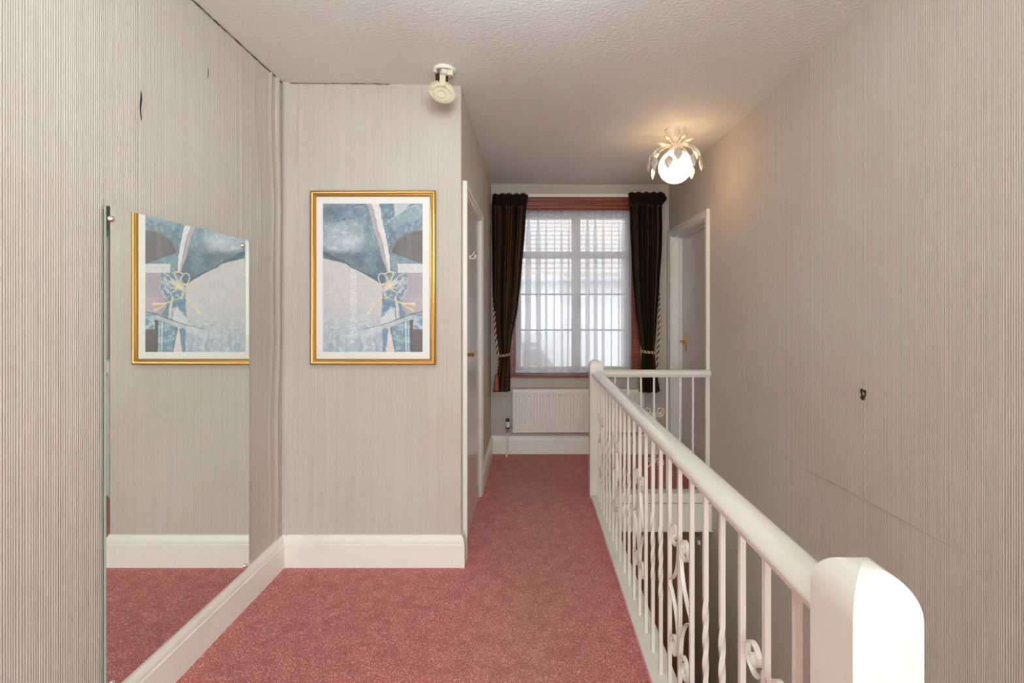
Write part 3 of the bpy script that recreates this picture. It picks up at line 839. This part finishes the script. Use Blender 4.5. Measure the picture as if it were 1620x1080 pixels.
    lay(poly([(606, 776), (622, 776), (622, 828), (690, 832), (690, 970), (610, 970)], 2, x=X, y=Y), (100, 96, 94)); lay(poly([(606, 776), (622, 776), (622, 970), (610, 970)], 2, x=X, y=Y) * .6, (84, 80, 80))
    # gilt knot with streamers
    G = (224, 212, 180); g2 = (230, 216, 168)
    loops = [[(480, 600), (440, 570), (425, 540), (432, 515), (452, 508), (470, 530), (482, 560)], [(485, 590), (500, 550), (515, 520), (500, 505), (478, 508), (466, 514)],
             [(490, 585), (530, 540), (556, 520), (580, 505)], [(490, 590), (540, 560), (585, 535)], [(495, 595), (530, 590), (560, 552)], [(500, 600), (530, 620), (548, 600)], [(480, 600), (460, 610), (474, 655)],
             [(470, 590), (450, 600), (462, 640), (470, 655)], [(495, 560), (480, 540), (470, 515)], [(465, 512), (500, 502), (524, 506)]]
    for k, L_ in enumerate(loops): lay(line(L_, 5.5, 3.0), G if k % 2 else (226, 220, 198))
    lay(np.exp(-(((X-486)/24)**2 + ((Y-578)/27)**2) ** 1.5), (220, 202, 172)); lay(np.exp(-(((X-486)/14)**2 + ((Y-585)/18)**2)) * .7, (234, 222, 196))
    lay(line([(470, 572), (410, 578), (345, 592)], 10, 3), (216, 200, 166)); lay(line([(448, 650), (405, 690), (368, 738)], 6, 15), g2)
    lay(line([(450, 655), (404, 694), (372, 735)], 2), (186, 160, 100)); lay(line([(520, 665), (570, 682), (632, 684)], 5, 13), g2); lay(line([(540, 672), (590, 705), (628, 722)], 5, 12), (220, 204, 156))
    lay(line([(452, 655), (500, 658), (545, 680)], 4), (200, 186, 150)); lay(line([(580, 600), (566, 640), (550, 665)], 4), (214, 210, 196)); lay(line([(590, 545), (588, 600), (570, 650)], 3) * .7, (206, 206, 202))
    lay(line([(420, 600), (360, 660), (395, 700)], 2) * .4, (216, 204, 160))
    # pencilled scrawl near the top
    sc = [(170, 215), (186, 190), (200, 205), (190, 218), (215, 205), (235, 200), (222, 212), (255, 196), (272, 190), (262, 204), (292, 196), (298, 215)]
    lay(line(sc, 2.6, x=X, y=Y), (70, 84, 98)); lay(line([(180, 180), (205, 178), (215, 186)], 2, x=X, y=Y) * .8, (84, 98, 110))
    lay(line([(318, 180), (322, 215), (336, 190), (340, 218), (356, 200), (372, 210)], 2.2, x=X, y=Y) * .5, (150, 162, 170))
    C = C * 0.9 + np.array([206, 208, 208.]) * 0.1
    C *= (1 + 0.10 * (n3 - .5) + 0.10 * (n2 - .5))[..., None]
    return np.clip(C, 0, 255) / 255, NX, NY
C, NX, NY = paint()
Clin = np.where(C <= 0.04045, C / 12.92, ((C + 0.055) / 1.055) ** 2.4)
me = bpy.data.meshes.new('print')
gx = np.linspace(AX0, AX1, NX + 1); gz = np.linspace(AZ1, AZ0, NY + 1)
VX, VZ = np.meshgrid(gx, gz); po = pic.location
vv = np.stack([VX - po.x, np.full(VX.shape, YP - 0.0095 - po.y), VZ - po.z], -1).reshape(-1, 3)
jj, ii = np.meshgrid(np.arange(NX), np.arange(NY)); a = (ii * (NX + 1) + jj).ravel()
ff = np.stack([a, a + NX + 1, a + NX + 2, a + 1], 1)
# close the sheet into a thin card (back face)
nb = len(vv)
back = [(AX0 - po.x, YP - 0.0082 - po.y, AZ1 - po.z), (AX1 - po.x, YP - 0.0082 - po.y, AZ1 - po.z), (AX1 - po.x, YP - 0.0082 - po.y, AZ0 - po.z), (AX0 - po.x, YP - 0.0082 - po.y, AZ0 - po.z)]
me.from_pydata(vv.tolist() + back, [], ff.tolist() + [(nb, nb + 1, nb + 2, nb + 3)])
at = me.color_attributes.new('paint', 'FLOAT_COLOR', 'CORNER')
cc = np.ones((len(ff) * 4 + 4, 4), np.float32); cc[:len(ff)*4, :3] = np.repeat(Clin.reshape(-1, 3), 4, axis=0)
at.data.foreach_set('color', cc.ravel())
me.materials.append(M['art']); o = bpy.data.objects.new('print', me); COL.objects.link(o); o.parent = pic
m = MB(); m.box(FX0 + 0.029, FX1 - 0.029, YP - 0.0125, YP - 0.0110, FZ0 + 0.029, FZ1 - 0.029); m.build('glass', M['picglass'], pic)

# ---- wall mirror
MX = -1.2265; MY0, MY1, MZ0, MZ1 = 1.355, 2.044, 0.167, 1.588
mir = thing('wall_mirror', (MX, (MY0 + MY1) / 2, MZ0), 'tall frameless wall mirror on the left wall standing on the skirting, reflecting the picture', 'mirror')
c_ = 0.012
poly = [(MY0, MZ0), (MY1 - c_, MZ0), (MY1, MZ0 + c_), (MY1, MZ1 - c_), (MY1 - c_ * 0.4, MZ1 - c_ * 0.3), (MY1 - c_, MZ1), (MY0, MZ1)]
m = MB(); m.prism(poly, 'x', MX - 0.0062, MX - 0.0006); m.build('glass_edge', M['edge'], mir)
m = MB(); m.prism(poly, 'x', MX - 0.0005, MX); m.build('mirror_glass', M['mirror'], mir, smooth=0)
m = MB(); m.prism([(MY0 + 0.01, MZ0 + 0.01), (MY1 - 0.02, MZ0 + 0.01), (MY1 - 0.02, MZ1 - 0.015), (MY0 + 0.01, MZ1 - 0.015)], 'x', XL + 0.0003, MX - 0.0064); m.build('gap_shade', M['dark'], mir)  # dark block puts the shade of the gap behind the glass into colour
for (y_, z_) in ((1.372, 1.552), (2.000, 1.560), (2.018, 0.182), (1.372, 0.190)):
    m = MB(); m.lathe([(0, 0), (0.009, 0), (0.0095, 0.002), (0.008, 0.005), (0.005, 0.0075), (0, 0.0085)], (MX, y_, z_), (1, 0, 0), 18)
    m.build('screw_cap', M['chrome'], mir, smooth=60)

# ---- ceiling light with metal leaves
LX, LY = 0.898, 2.885; LZ = zc(LX, LY); GZ = 2.165; GR = 0.101
lamp = thing('ceiling_light', (LX, LY, LZ), 'white leaf ceiling light with a glowing opal globe', 'ceiling light')
m = MB(); m.lathe([(0, 0.0), (0.064, 0.0), (0.064, -0.006), (0.058, -0.012), (0.040, -0.030), (0.024, -0.055), (0.014, -0.075), (0, -0.078)], (LX, LY, LZ), (0, 0, 1), 28); m.build('ceiling_cup', M['lampmetal'], lamp, smooth=50)
m = MB(); m.tube([(LX, LY, LZ - 0.07), (LX, LY, GZ + GR + 0.01)], 0.007, 12)
m.lathe([(0, 0.045), (0.012, 0.045), (0.014, 0.03), (0.030, 0.012), (0.040, 0.0), (0.042, -0.012), (0.038, -0.012), (0, 0.0)], (LX, LY, GZ + GR), (0, 0, 1), 24); m.build('stem', M['lampmetal'], lamp, smooth=50)
m = MB(); m.lathe([(GR * math.sin(PI * i / 24), -GR * math.cos(PI * i / 24)) for i in range(25)], (LX, LY, GZ), (0, 0, 1), 40); m.build('globe', M['globe'], lamp, smooth=80)
def leafmesh(m, base, d, n, L, Wd):
    """pointed cupped leaf from base along d; n = facing normal"""
    d = Vector(d).normalized(); n = Vector(n); n = (n - d * n.dot(d)).normalized(); s_ = d.cross(n); B = Vector(base); P = []
    for i in range(13):
        t_ = i / 12; wd = Wd * (math.sin(PI * t_ ** 0.75)) ** 0.9 * (1 - 0.15 * t_)
        row = []
        for k in range(-3, 4):
            q = k / 3; row.append(B + d * L * t_ + s_ * wd * q * 0.5 + n * (0.010 * math.sin(PI * t_) - 0.22 * wd * abs(q) + (0.0012 if k == 0 else 0)))
        P.append(row)
    m.grid(P)
arms = [(-2.22, 0.116, -0.004), (-1.72, 0.104, 0.042), (-1.1, 0.150, -0.005), (-0.55, 0.152, 0.0), (0.02, 0.162, 0.01), (0.55, 0.150, -0.02), (1.20, 0.14, 0), (1.85, 0.14, 0), (2.45, 0.150, -0.02), (3.08, 0.163, 0.0), (3.55, 0.158, -0.01), (-2.85, 0.155, 0.005)]
for az, R_, dz in arms:
    ca, sa = math.cos(az), math.sin(az)
    def pt(r, z): return Vector((LX + ca * r, LY + sa * r, z))
    z0 = GZ + GR + 0.02
    pth = [pt(0.010, z0), pt(0.35 * R_, z0 + 0.010), pt(0.66 * R_, z0 - 0.006), pt(0.88 * R_, z0 - 0.038), pt(0.98 * R_, z0 - 0.075 + dz)]
    # smooth the arm
    sm = []
    for i in range(len(pth) - 1):
        p0, p1, p2_, p3 = pth[max(0, i-1)], pth[i], pth[i+1], pth[min(len(pth)-1, i+2)]
        for k in range(5):
            t_ = k / 5; sm.append(0.5 * ((2*p1) + (p2_-p0)*t_ + (2*p0-5*p1+4*p2_-p3)*t_*t_ + (3*p1-p0-3*p2_+p3)*t_**3))
    sm.append(pth[-1])
    m = MB(); m.tube(sm, 0.0018, 6); arm = m.build('arm', M['lampmetal'], lamp, smooth=60)
    m = MB(); leafmesh(m, sm[-1], pt(R_ * 1.0, z0 - 0.16 + dz) - sm[-1], Vector((ca, sa, 0.2)), 0.080, 0.056); m.build('leaf', M['lampleaf'], arm, smooth=60, solid=0.0012, recalc=False)
    if R_ > 0.145:
        b_ = sm[len(sm) * 5 // 9]; side = Vector((-sa, ca, 0))
        m = MB(); leafmesh(m, b_, pt(R_ * 0.98, z0 - 0.085) - b_ + side * 0.035, Vector((ca, sa, 0.8)), 0.068, 0.042); m.build('leaf', M['lampleaf'], arm, smooth=60, solid=0.0012, recalc=False)
for k in range(7):
    az = 2 * PI * k / 7 + 0.35; ca, sa = math.cos(az), math.sin(az)
    zb = LZ - 0.10 - 0.006 * (k % 2); ln = 0.055 + 0.02 * (k % 3)
    pth = [Vector((LX + ca * r, LY + sa * r, zb + q)) for r, q in ((0.008, -0.012), (0.025, 0.0), (ln, 0.016))]
    m = MB(); m.tube(pth, 0.0016, 6); arm = m.build('arm', M['lampmetal'], lamp, smooth=60)
    m = MB(); leafmesh(m, pth[-1], Vector((ca, sa, 0.22)), Vector((0, 0, -1)), 0.066, 0.034); m.build('leaf', M['lampleaf'], arm, smooth=60, solid=0.0012, recalc=False)
m = MB(); leafmesh(m, (LX, LY - 0.026, LZ - 0.062), Vector((0.02, -0.5, 1)), Vector((0, -1, 0)), 0.075, 0.034); m.build('leaf', M['lampleaf'], lamp, smooth=60, solid=0.0012, recalc=False)

# unseen globe light added above the view to brighten the near landing
l2 = thing('ceiling_light', (-0.1, 1.02, 2.405), 'unseen plain globe light added over the near end of the landing', 'ceiling light')
m = MB(); m.lathe([(0, 0.02), (0.055, 0.02), (0.055, 0.0), (0.03, -0.03), (0.012, -0.05), (0.012, -0.10), (0, -0.10)], (-0.1, 1.02, 2.405), (0, 0, 1), 24); m.build('ceiling_cup', M['lampmetal'], l2, smooth=50)
m = MB(); m.lathe([(0.125 * math.sin(PI * i / 20), -0.125 * math.cos(PI * i / 20)) for i in range(21)], (-0.1, 1.02, 2.185), (0, 0, 1), 32); m.build('globe', M['nearglobe'], l2, smooth=80)

wl = thing('added_wall_light', (XE - 0.012, 1.40, -0.95), 'unseen opal globe light added low in the stairwell to brighten it', 'wall light')
m = MB(); m.lathe([(0, 0), (0.04, 0), (0.04, 0.008), (0.015, 0.02), (0.012, 0.04), (0, 0.04)], (XE - 0.012, 1.40, -0.95), (1, 0, 0), 20); m.build('base', M['lampmetal'], wl)  # out-of-view light added to brighten the stairwell
m = MB(); m.lathe([(0.075 * math.sin(PI * i / 16), -0.075 * math.cos(PI * i / 16)) for i in range(17)], (XE + 0.10, 1.40, -0.95), (0, 0, 1), 24); m.build('globe', M['stairglobe'], wl, smooth=80)

# ---- broken smoke alarm
SX, SY = -0.400, 2.195; SZ = zc(SX, SY)
sa_ = thing('smoke_alarm', (SX, SY, SZ), 'open smoke alarm on the ceiling with its yellowed cover hanging down', 'smoke alarm')
m = MB(); m.lathe([(0, 0), (0.054, 0), (0.055, -0.004), (0.053, -0.014), (0.049, -0.016), (0.048, -0.008), (0, -0.008)], (SX, SY, SZ), (0, 0, 1), 32); m.build('base', M['plasticw'], sa_, smooth=40)
m = MB(); m.lathe([(0, -0.008), (0.020, -0.008), (0.021, -0.024), (0.017, -0.028), (0.010, -0.030), (0, -0.027)], (SX + 0.004, SY - 0.012, SZ), (0, 0, 1), 24); m.build('sounder', M['plasticw'], sa_, smooth=40)
m = MB(); m.box(SX - 0.045, SX + 0.012, SY + 0.012, SY + 0.032, SZ - 0.042, SZ - 0.009); m.build('battery', M['scuff'], sa_, bevel=0.002)
m = MB(); m.box(SX + 0.020, SX + 0.045, SY - 0.030, SY + 0.006, SZ - 0.038, SZ - 0.008); m.build('circuit_block', M['plastic'], sa_, bevel=0.003)
m = MB(); m.box(SX - 0.046, SX - 0.030, SY - 0.03, SY - 0.008, SZ - 0.024, SZ - 0.008); m.build('circuit_block', M['plastic'], sa_, bevel=0.003)
m = MB(); m.tube([(SX - 0.020, SY + 0.01, SZ - 0.01), (SX - 0.036, SY - 0.01, SZ - 0.03), (SX - 0.03, SY - 0.012, SZ - 0.052), (SX - 0.024, SY - 0.01, SZ - 0.06)], 0.0016, 6); m.build('wire', M['scuff'], sa_, smooth=60); m = MB()
m.tube([(SX + 0.024, SY, SZ - 0.03), (SX + 0.04, SY - 0.02, SZ - 0.045), (SX + 0.03, SY - 0.03, SZ - 0.058)], 0.0014, 6); m.build('wire', M['scuff'], sa_, smooth=60)
ax = Vector((0.30, -0.86, 0.30)).normalized()     # the way the hanging cover's open side faces
cc_ = Vector((SX - 0.008, SY - 0.012, SZ - 0.112))
m = MB(); m.lathe([(0, -0.018), (0.030, -0.018), (0.050, -0.013), (0.061, -0.004), (0.063, 0.006), (0.0605, 0.006), (0.058, -0.002), (0.050, -0.008), (0.043, -0.010), (0.043, -0.003), (0.041, -0.003), (0.041, -0.012), (0, -0.012)], cc_, ax, 36); cov = m.build('cover', M['plastic'], sa_, smooth=35)
u = ax.orthogonal().normalized()
m = MB()
for k in range(5):
    a_ = k * 1.3; uu = Matrix.Rotation(a_, 3, ax) @ u; p = cc_ + uu * 0.049
    m = MB(); m.tube([p - ax * 0.008, p + ax * 0.001], 0.004, 8); m.build('clip', M['plastic'], cov, smooth=40)
m = MB(); m.lathe([(0.022, -0.013), (0.024, -0.004), (0.020, -0.004), (0.020, -0.013)], cc_ + u * 0.006, ax, 20); m.build('inner_ring', M['plastic'], cov, smooth=40)
m = MB(); m.box(SX - 0.022, SX + 0.006, SY - 0.006, SY + 0.002, SZ - 0.078, SZ - 0.010); m.build('hinge_strap', M['plastic'], sa_, bevel=0.002)

# ---- radiator
RX0, RX1, RZ0, RZ1, RY = -0.149, 1.000, 0.214, 0.588, 4.085
rad = thing('radiator', ((RX0 + RX1) / 2, RY + 0.03, RZ0), 'white panel radiator on the wall under the window', 'radiator')
P = []; pit = 0.0535; nn = int((RX1 - RX0) / pit * 16)
for i in range(nn + 1):
    x = RX0 + 0.002 + (RX1 - RX0 - 0.004) * i / nn; ph = ((x - RX0) / pit) % 1
    d = 0.0
    if ph > 0.5: q = (ph - 0.5) / 0.5; d = 0.009 * min(1, min(q, 1 - q) * 5)
    row = []
    for z_, kk in ((RZ0, 0), (RZ0 + 0.038, 0), (RZ0 + 0.050, 1), (RZ1 - 0.060, 1), (RZ1 - 0.048, 0), (RZ1, 0)):
        row.append((x, RY - 0.006 + d * kk, z_))
    P.append(row)
m = MB(); m.grid(P); m.box(RX0, RX1, RY + 0.010, RY + 0.055, RZ0, RZ1 - 0.006); m.build('panel', M['rad'], rad, smooth=30, recalc=False)
m = MB(); m.box(RX0 - 0.003, RX1 + 0.003, RY - 0.010, RY + 0.065, RZ1 - 0.036, RZ1 + 0.004); m.build('top_cover', M['rad'], rad, bevel=0.004)
m = MB(); m.box(RX0 - 0.001, RX0 + 0.003, RY - 0.006, RY + 0.055, RZ0, RZ1 - 0.01); m.build('side_panel', M['rad'], rad); m = MB(); m.box(RX1 - 0.003, RX1 + 0.001, RY - 0.006, RY + 0.055, RZ0, RZ1 - 0.01); m.build('side_panel', M['rad'], rad)
m = MB(); m.tube([(RX0 + 0.05, RY + 0.065, RZ0 - 0.018), (RX1 + 0.05, RY + 0.065, RZ0 - 0.018)], 0.0075, 10); m.build('pipe', M['brass'], rad)
vx, vy = -0.193, 4.095
m = MB(); m.tube([(vx, vy, RZ0 + 0.02), (vx - 0.002, vy, 0.12), (vx - 0.008, vy - 0.01, 0.001)], 0.0085, 12); m.build('pipe', M['white'], rad)
m = MB(); m.tube([(vx, vy, RZ0 + 0.022), (RX0 + 0.004, vy + 0.01, RZ0 + 0.022)], 0.009, 12)
m.lathe([(0, 0), (0.011, 0), (0.013, 0.015), (0.013, 0.045), (0, 0.05)], (vx, vy, RZ0 - 0.005), (0, 0, 1), 16); vb = m.build('valve', M['chrome'], rad)
m = MB(); m.lathe([(0, 0), (0.015, 0.002), (0.0185, 0.012), (0.0185, 0.05), (0.0150, 0.052), (0, 0.052)], (vx, vy, RZ0 + 0.040), (0, 0, 1), 20); m.build('valve_head', M['plasticw'], vb)
m = MB(); m.lathe([(0, 0), (0.0165, 0), (0.0165, 0.018), (0.012, 0.026), (0, 0.028)], (vx, vy, RZ0 + 0.0925), (0, 0, 1), 20); m.build('valve_cap', M['black'], vb); m = MB(); m.lathe([(0, 0), (0.0175, 0), (0.0175, 0.008), (0, 0.008)], (vx, vy, RZ0 + 0.033), (0, 0, 1), 20); m.build('valve_collar', M['black'], vb)

# ---- curtain rail
cr = thing('curtain_rail', (0.43, 4.10, 2.28), 'thin white curtain rail above the window', 'curtain rail')
m = MB(); m.box(-0.320, 1.165, 4.116, 4.132, 2.276, 2.304); m.build('track', M['curtrail'], cr, bevel=0.002)
for x in (-0.25, 0.42, 1.10):
    m = MB(); m.box(x - 0.01, x + 0.01, 4.130, YB, 2.284, 2.306); m.build('bracket', M['curtrail'], cr, bevel=0.002)

# ---- velvet curtains
def interp(tab, z):
    for (z0, v0), (z1, v1) in zip(tab, tab[1:]):
        if z0 >= z >= z1:
            t_ = (z0 - z) / (z0 - z1) if z0 != z1 else 0; t_ = t_ * t_ * (3 - 2 * t_) * 0.35 + t_ * 0.65
            return v0 + (v1 - v0) * t_
    return tab[0][1] if z > tab[0][0] else tab[-1][1]
def curtain(tabL, tabR, y0, z_top, z_tie, z_bot, nf, seed, label, flare):
    rn = random.Random(seed); ph = [rn.uniform(0, 6.28) for _ in range(6)]
    t = thing('curtain', ((tabL[0][1] + tabR[0][1]) / 2, y0, z_bot), label, 'curtain', 'dark velvet curtains at the window')
    def surf(z, s_, amp, f, extra=0):
        xa, xb_ = interp(tabL, z), interp(tabR, z); wdt = xb_ - xa
        sw = s_ + 0.022 * math.sin(2 * PI * 3 * s_ + ph[0]) + 0.010 * math.sin(2 * PI * 5 * s_ + ph[1] + z * 0.7)
        x = xa + wdt * s_
        y = y0 + amp * math.sin(2 * PI * f * sw + ph[2]) + amp * 0.4 * math.sin(2 * PI * f * 0.5 * sw + ph[3] + z * 0.5) + amp * 0.18 * math.sin(2*PI*f*2.3*sw + ph[4] + 1.5*z)
        y += 0.03 * (abs(2 * s_ - 1) ** 6)
        return (x, y, z)
    NC, NZ = 170, 90; P = []
    zt = z_top - 0.105
    for i in range(NC + 1):
        s_ = i / NC; row = []
        for k in range(NZ + 1):
            z = zt + (z_bot - zt) * k / NZ
            dt = abs(z - z_tie); amp = 0.018 + 0.016 * min(1, dt / 0.5); amp *= (0.55 + 0.45 * min(1, dt / 0.10))
            zz = z + (0.006 * math.sin(2 * PI * nf * s_ + ph[5]) if k == NZ else 0)
            x, y, _ = surf(z, s_, amp, nf)
            row.append((x, y, zz))
        P.append(row)
    m = MB(); m.grid(P); m.build('drape', M['velvet'], t, smooth=70, solid=0.004, recalc=False)
    P = []
    for i in range(261):
        s_ = i / 260; row = []
        for k in range(15):
            q = k / 14; z = z_top - 0.108 * q
            amp = 0.013 - 0.006 * math.sin(PI * q)
            x, y, _ = surf(max(z, zt), s_, amp * 0.4, nf)
            xa, xb_ = interp(tabL, z), interp(tabR, z)
            x = xa + (xb_ - xa) * s_ + 0.0025 * math.sin(2*PI*19*s_)
            y = y0 - 0.010 + amp * 0.8 * math.sin(2 * PI * 17 * s_ + ph[1] + 0.6 * math.sin(9 * s_)) + 0.03 * (abs(2*s_-1) ** 8)
            z2 = z + (0.005 * math.sin(2 * PI * 5 * s_ + ph[2]) + 0.003 * math.sin(2 * PI * 17 * s_)) * (1 - q)
            row.append((x, y, z2))
        P.append(row)
    m = MB(); m.grid(P); hd = m.build('heading', M['velvet'], t, smooth=70, solid=0.004, recalc=False)
    return t
ZT = 0.895
cL = curtain([(2.29, -0.322), (2.19, -0.330), (1.50, -0.322), (1.2, -0.305), (ZT, -0.262), (0.82, -0.276), (0.57, -0.318)],
        [(2.29, -0.014), (2.24, -0.020), (2.19, -0.030), (2.0, -0.040), (1.60, -0.072), (1.3, -0.105), (1.05, -0.155), (ZT, -0.176), (0.80, -0.172), (0.57, -0.172)],
        4.060, 2.288, ZT, 0.572, 6, 11, 'dark brown velvet curtain tied back at the left side of the window', 0)
cR = curtain([(2.29, 0.852), (2.24, 0.858), (2.19, 0.870), (2.0, 0.872), (1.6, 0.888), (1.3, 0.912), (1.05, 0.950), (ZT + 0.03, 0.972), (0.80, 0.965), (0.57, 0.948)],
        [(2.29, 1.165), (2.245, 1.185), (2.18, 1.140), (2.0, 1.142), (1.85, 1.140), (1.5, 1.118), (1.2, 1.095), (ZT + 0.03, 1.078), (0.80, 1.085), (0.57, 1.122)],
        4.022, 2.290, ZT + 0.03, 0.572, 6, 23, 'dark brown velvet curtain tied back at the right side of the window', 1)

# ---- rope tiebacks
def rope(pts, parent, r=0.0085, pitch=0.052):
    P = [Vector(p) for p in pts]; L = [0]
    for a, b in zip(P, P[1:]): L.append(L[-1] + (b - a).length)
    n = max(8, int(L[-1] / 0.004)); fine = []
    for i in range(n + 1):
        d = L[-1] * i / n; k = 0
        while k < len(L) - 2 and L[k+1] < d: k += 1
        t_ = (d - L[k]) / (L[k+1] - L[k]); p0, p1, p2_, p3 = P[max(0,k-1)], P[k], P[k+1], P[min(len(P)-1,k+2)]
        fine.append(0.5 * ((2*p1) + (p2_-p0)*t_ + (2*p0-5*p1+4*p2_-p3)*t_*t_ + (3*p1-p0-3*p2_+p3)*t_**3))
    u = (fine[1] - fine[0]).orthogonal().normalized(); S1, S2 = [], []
    for i, p in enumerate(fine):
        t_ = (fine[min(i+1, n)] - fine[max(i-1, 0)]).normalized(); u = (u - t_ * u.dot(t_)).normalized(); v = t_.cross(u)
        a_ = 2 * PI * (L[-1] * i / n) / pitch; d = (u * math.cos(a_) + v * math.sin(a_)) * r * 0.55
        S1.append(p + d); S2.append(p - d)
    m = MB(); m.tube(S1, r * 0.66, 7); m.build('cream_strand', M['cream_rope'], parent, smooth=70)
    m = MB(); m.tube(S2, r * 0.66, 7); m.build('brown_strand', M['brown_rope'], parent, smooth=70)
def ring(cx0, cz0, a, b, y0, tilt, parent):
    pts = []
    for i in range(25):
        t_ = 2 * PI * i / 24; pts.append((cx0 + a * math.cos(t_), y0 + b * math.sin(t_), cz0 + tilt * math.cos(t_) ))
    rope(pts, parent, 0.0055, 0.03)
tb = thing('curtain_tieback', (-0.30, 4.15, 1.42), 'twisted cream and brown rope tieback holding the left curtain, with a rust tassel', 'tieback', 'rope tiebacks')
rope([(-0.325, 4.165, 1.425), (-0.318, 4.13, 1.35), (-0.302, 4.03, 1.20), (-0.290, 4.015, 1.05), (-0.278, 4.018, 0.93), (-0.272, 4.02, 0.885)], tb)
ring(-0.219, 0.896, 0.054, 0.052, 4.078, 0.008, tb); ring(-0.219, 0.884, 0.054, 0.052, 4.078, 0.008, tb)
rope([(-0.270, 4.018, 0.895), (-0.272, 4.008, 0.82), (-0.280, 4.006, 0.76), (-0.284, 4.002, 0.715)], tb, 0.0050, 0.03)
m = MB(); m.lathe([(0, 0.02), (0.010, 0.018), (0.013, 0.008), (0.010, 0.0), (0.016, -0.012), (0.021, -0.05), (0.024, -0.11), (0.018, -0.112), (0, -0.10)], (-0.285, 4.0, 0.705), (0, 0, 1), 20); m.build('tassel', M['tassel'], tb, smooth=50)
m = MB(); m.tube([(-0.327, YB, 1.43), (-0.327, 4.155, 1.43), (-0.322, 4.15, 1.44)], 0.004, 8); m.build('hook', M['brass'], tb)
tb2 = thing('curtain_tieback', (1.14, 4.15, 1.42), 'twisted cream and brown rope tieback holding the right curtain', 'tieback', 'rope tiebacks')
rope([(1.152, 4.165, 1.425), (1.137, 4.11, 1.35), (1.121, 4.05, 1.20), (1.108, 4.02, 1.05), (1.097, 3.995, 0.93), (1.088, 3.99, 0.86), (1.092, 3.99, 0.78)], tb2)
ring(1.026, 0.925, 0.056, 0.052, 4.038, -0.006, tb2); ring(1.026, 0.914, 0.056, 0.052, 4.038, -0.006, tb2)
m = MB(); m.tube([(1.154, YB, 1.43), (1.154, 4.155, 1.43), (1.149, 4.15, 1.44)], 0.004, 8); m.build('hook', M['brass'], tb2)

# ---- net curtain
nc = thing('net_curtain', (0.39, YB + 0.01, 0.73), 'sheer white net curtain hanging across the window', 'net curtain')
rn = random.Random(5)
NXc = 900; us = [i / NXc for i in range(NXc + 1)]
folds = []
u0 = 0.02
while u0 < 0.99:
    wdt = rn.uniform(0.026, 0.052); folds.append((u0, wdt, rn.uniform(0.55, 1.15), rn.uniform(-0.010, 0.010))); u0 += wdt * rn.uniform(1.3, 2.3)
def netpt(u_, z, top=2.182):
    x = -0.128 + 1.038 * u_; y = YB + 0.012; q = min(1, (top - z) / 0.25); lo = (top - z) / 1.45
    for c, wd, a_, dr in folds:
        t_ = (u_ - c - dr * lo) / wd
        if -1.2 < t_ < 1.2:
            g = math.exp(-(t_ * 2.1) ** 2)
            x += -1.038 * wd * a_ * 1.9 * t_ * 2.0 * g * (0.25 + 0.75 * q)
            y += -0.013 * a_ * g * (0.3 + 0.7 * q) * (1 if dr > 0 else 0.7)
    y += 0.002 * math.sin(u_ * 300) * (1 - q)
    return (min(max(x, -0.130), 0.912), min(y, YB + 0.03), z)
P = []
for u_ in us:
    zb = 0.732 + 0.007 * math.sin(u_ * 47) + 0.004 * math.sin(u_ * 19 + 1)
    P.append([netpt(u_, 2.12 + (zb - 2.12) * k / 26) for k in range(27)])
m = MB(); m.grid(P); m.build('voile', M['net'], nc, smooth=80, recalc=False)
P = []
for u_ in us:
    P.append([(-0.128 + 1.038 * u_ if k < 3 else netpt(u_, z)[0], YB + 0.008 + 0.005 * math.sin(u_ * 380 + 2 * math.sin(u_ * 37)) if k < 4 else netpt(u_, z)[1], z + 0.004 * math.sin(u_ * 260) * (k == 0)) for k, z in enumerate((2.182, 2.17, 2.155, 2.14, 2.12))])
m = MB(); m.grid(P); m.build('heading', M['nettape'], nc, smooth=80, recalc=False)

# ---- outside: the neighbouring house across the yard
m = MB(); m.box(-12, 14, 4.6, 30, -2.95, -2.9); o = struct(m.build('ground', M['tarmac'], smooth=0))
hs = thing('neighbouring_house', (0.5, 8.2, -2.9), 'white rendered house with a grey tiled roof outside the window', 'house')
m = MB(); m.box(-6, 7, 8.0, 13, -2.9, 1.80); m.build('wall', M['render'], hs)
m = MB(); m.prism([(7.8, 1.80), (7.8, 1.86), (10.4, 4.0), (13.2, 1.86), (13.2, 1.80)], 'x', -6.3, 7.3); m.build('roof', M['tiles'], hs, smooth=0)
m = MB(); m.tube([(-6.3, 7.76, 1.78), (7.3, 7.76, 1.78)], 0.05, 10); m.build('gutter', M['gutter'], hs)
m = MB(); m.prism([(-2.5, 0.62), (0.1, 0.72), (0.45, 0.28), (0.75, -0.4), (-2.5, -0.4)], 'y', 6.6, 8.0); m.build('porch_roof', M['slate'], hs)
m = MB(); m.box(-2.3, -0.10, 6.1, 6.5, -2.9, 0.72); o = m.build('garden_wall', M['brick']); tag(o, 'buff brick garden wall seen low at the left through the net curtain', 'wall')
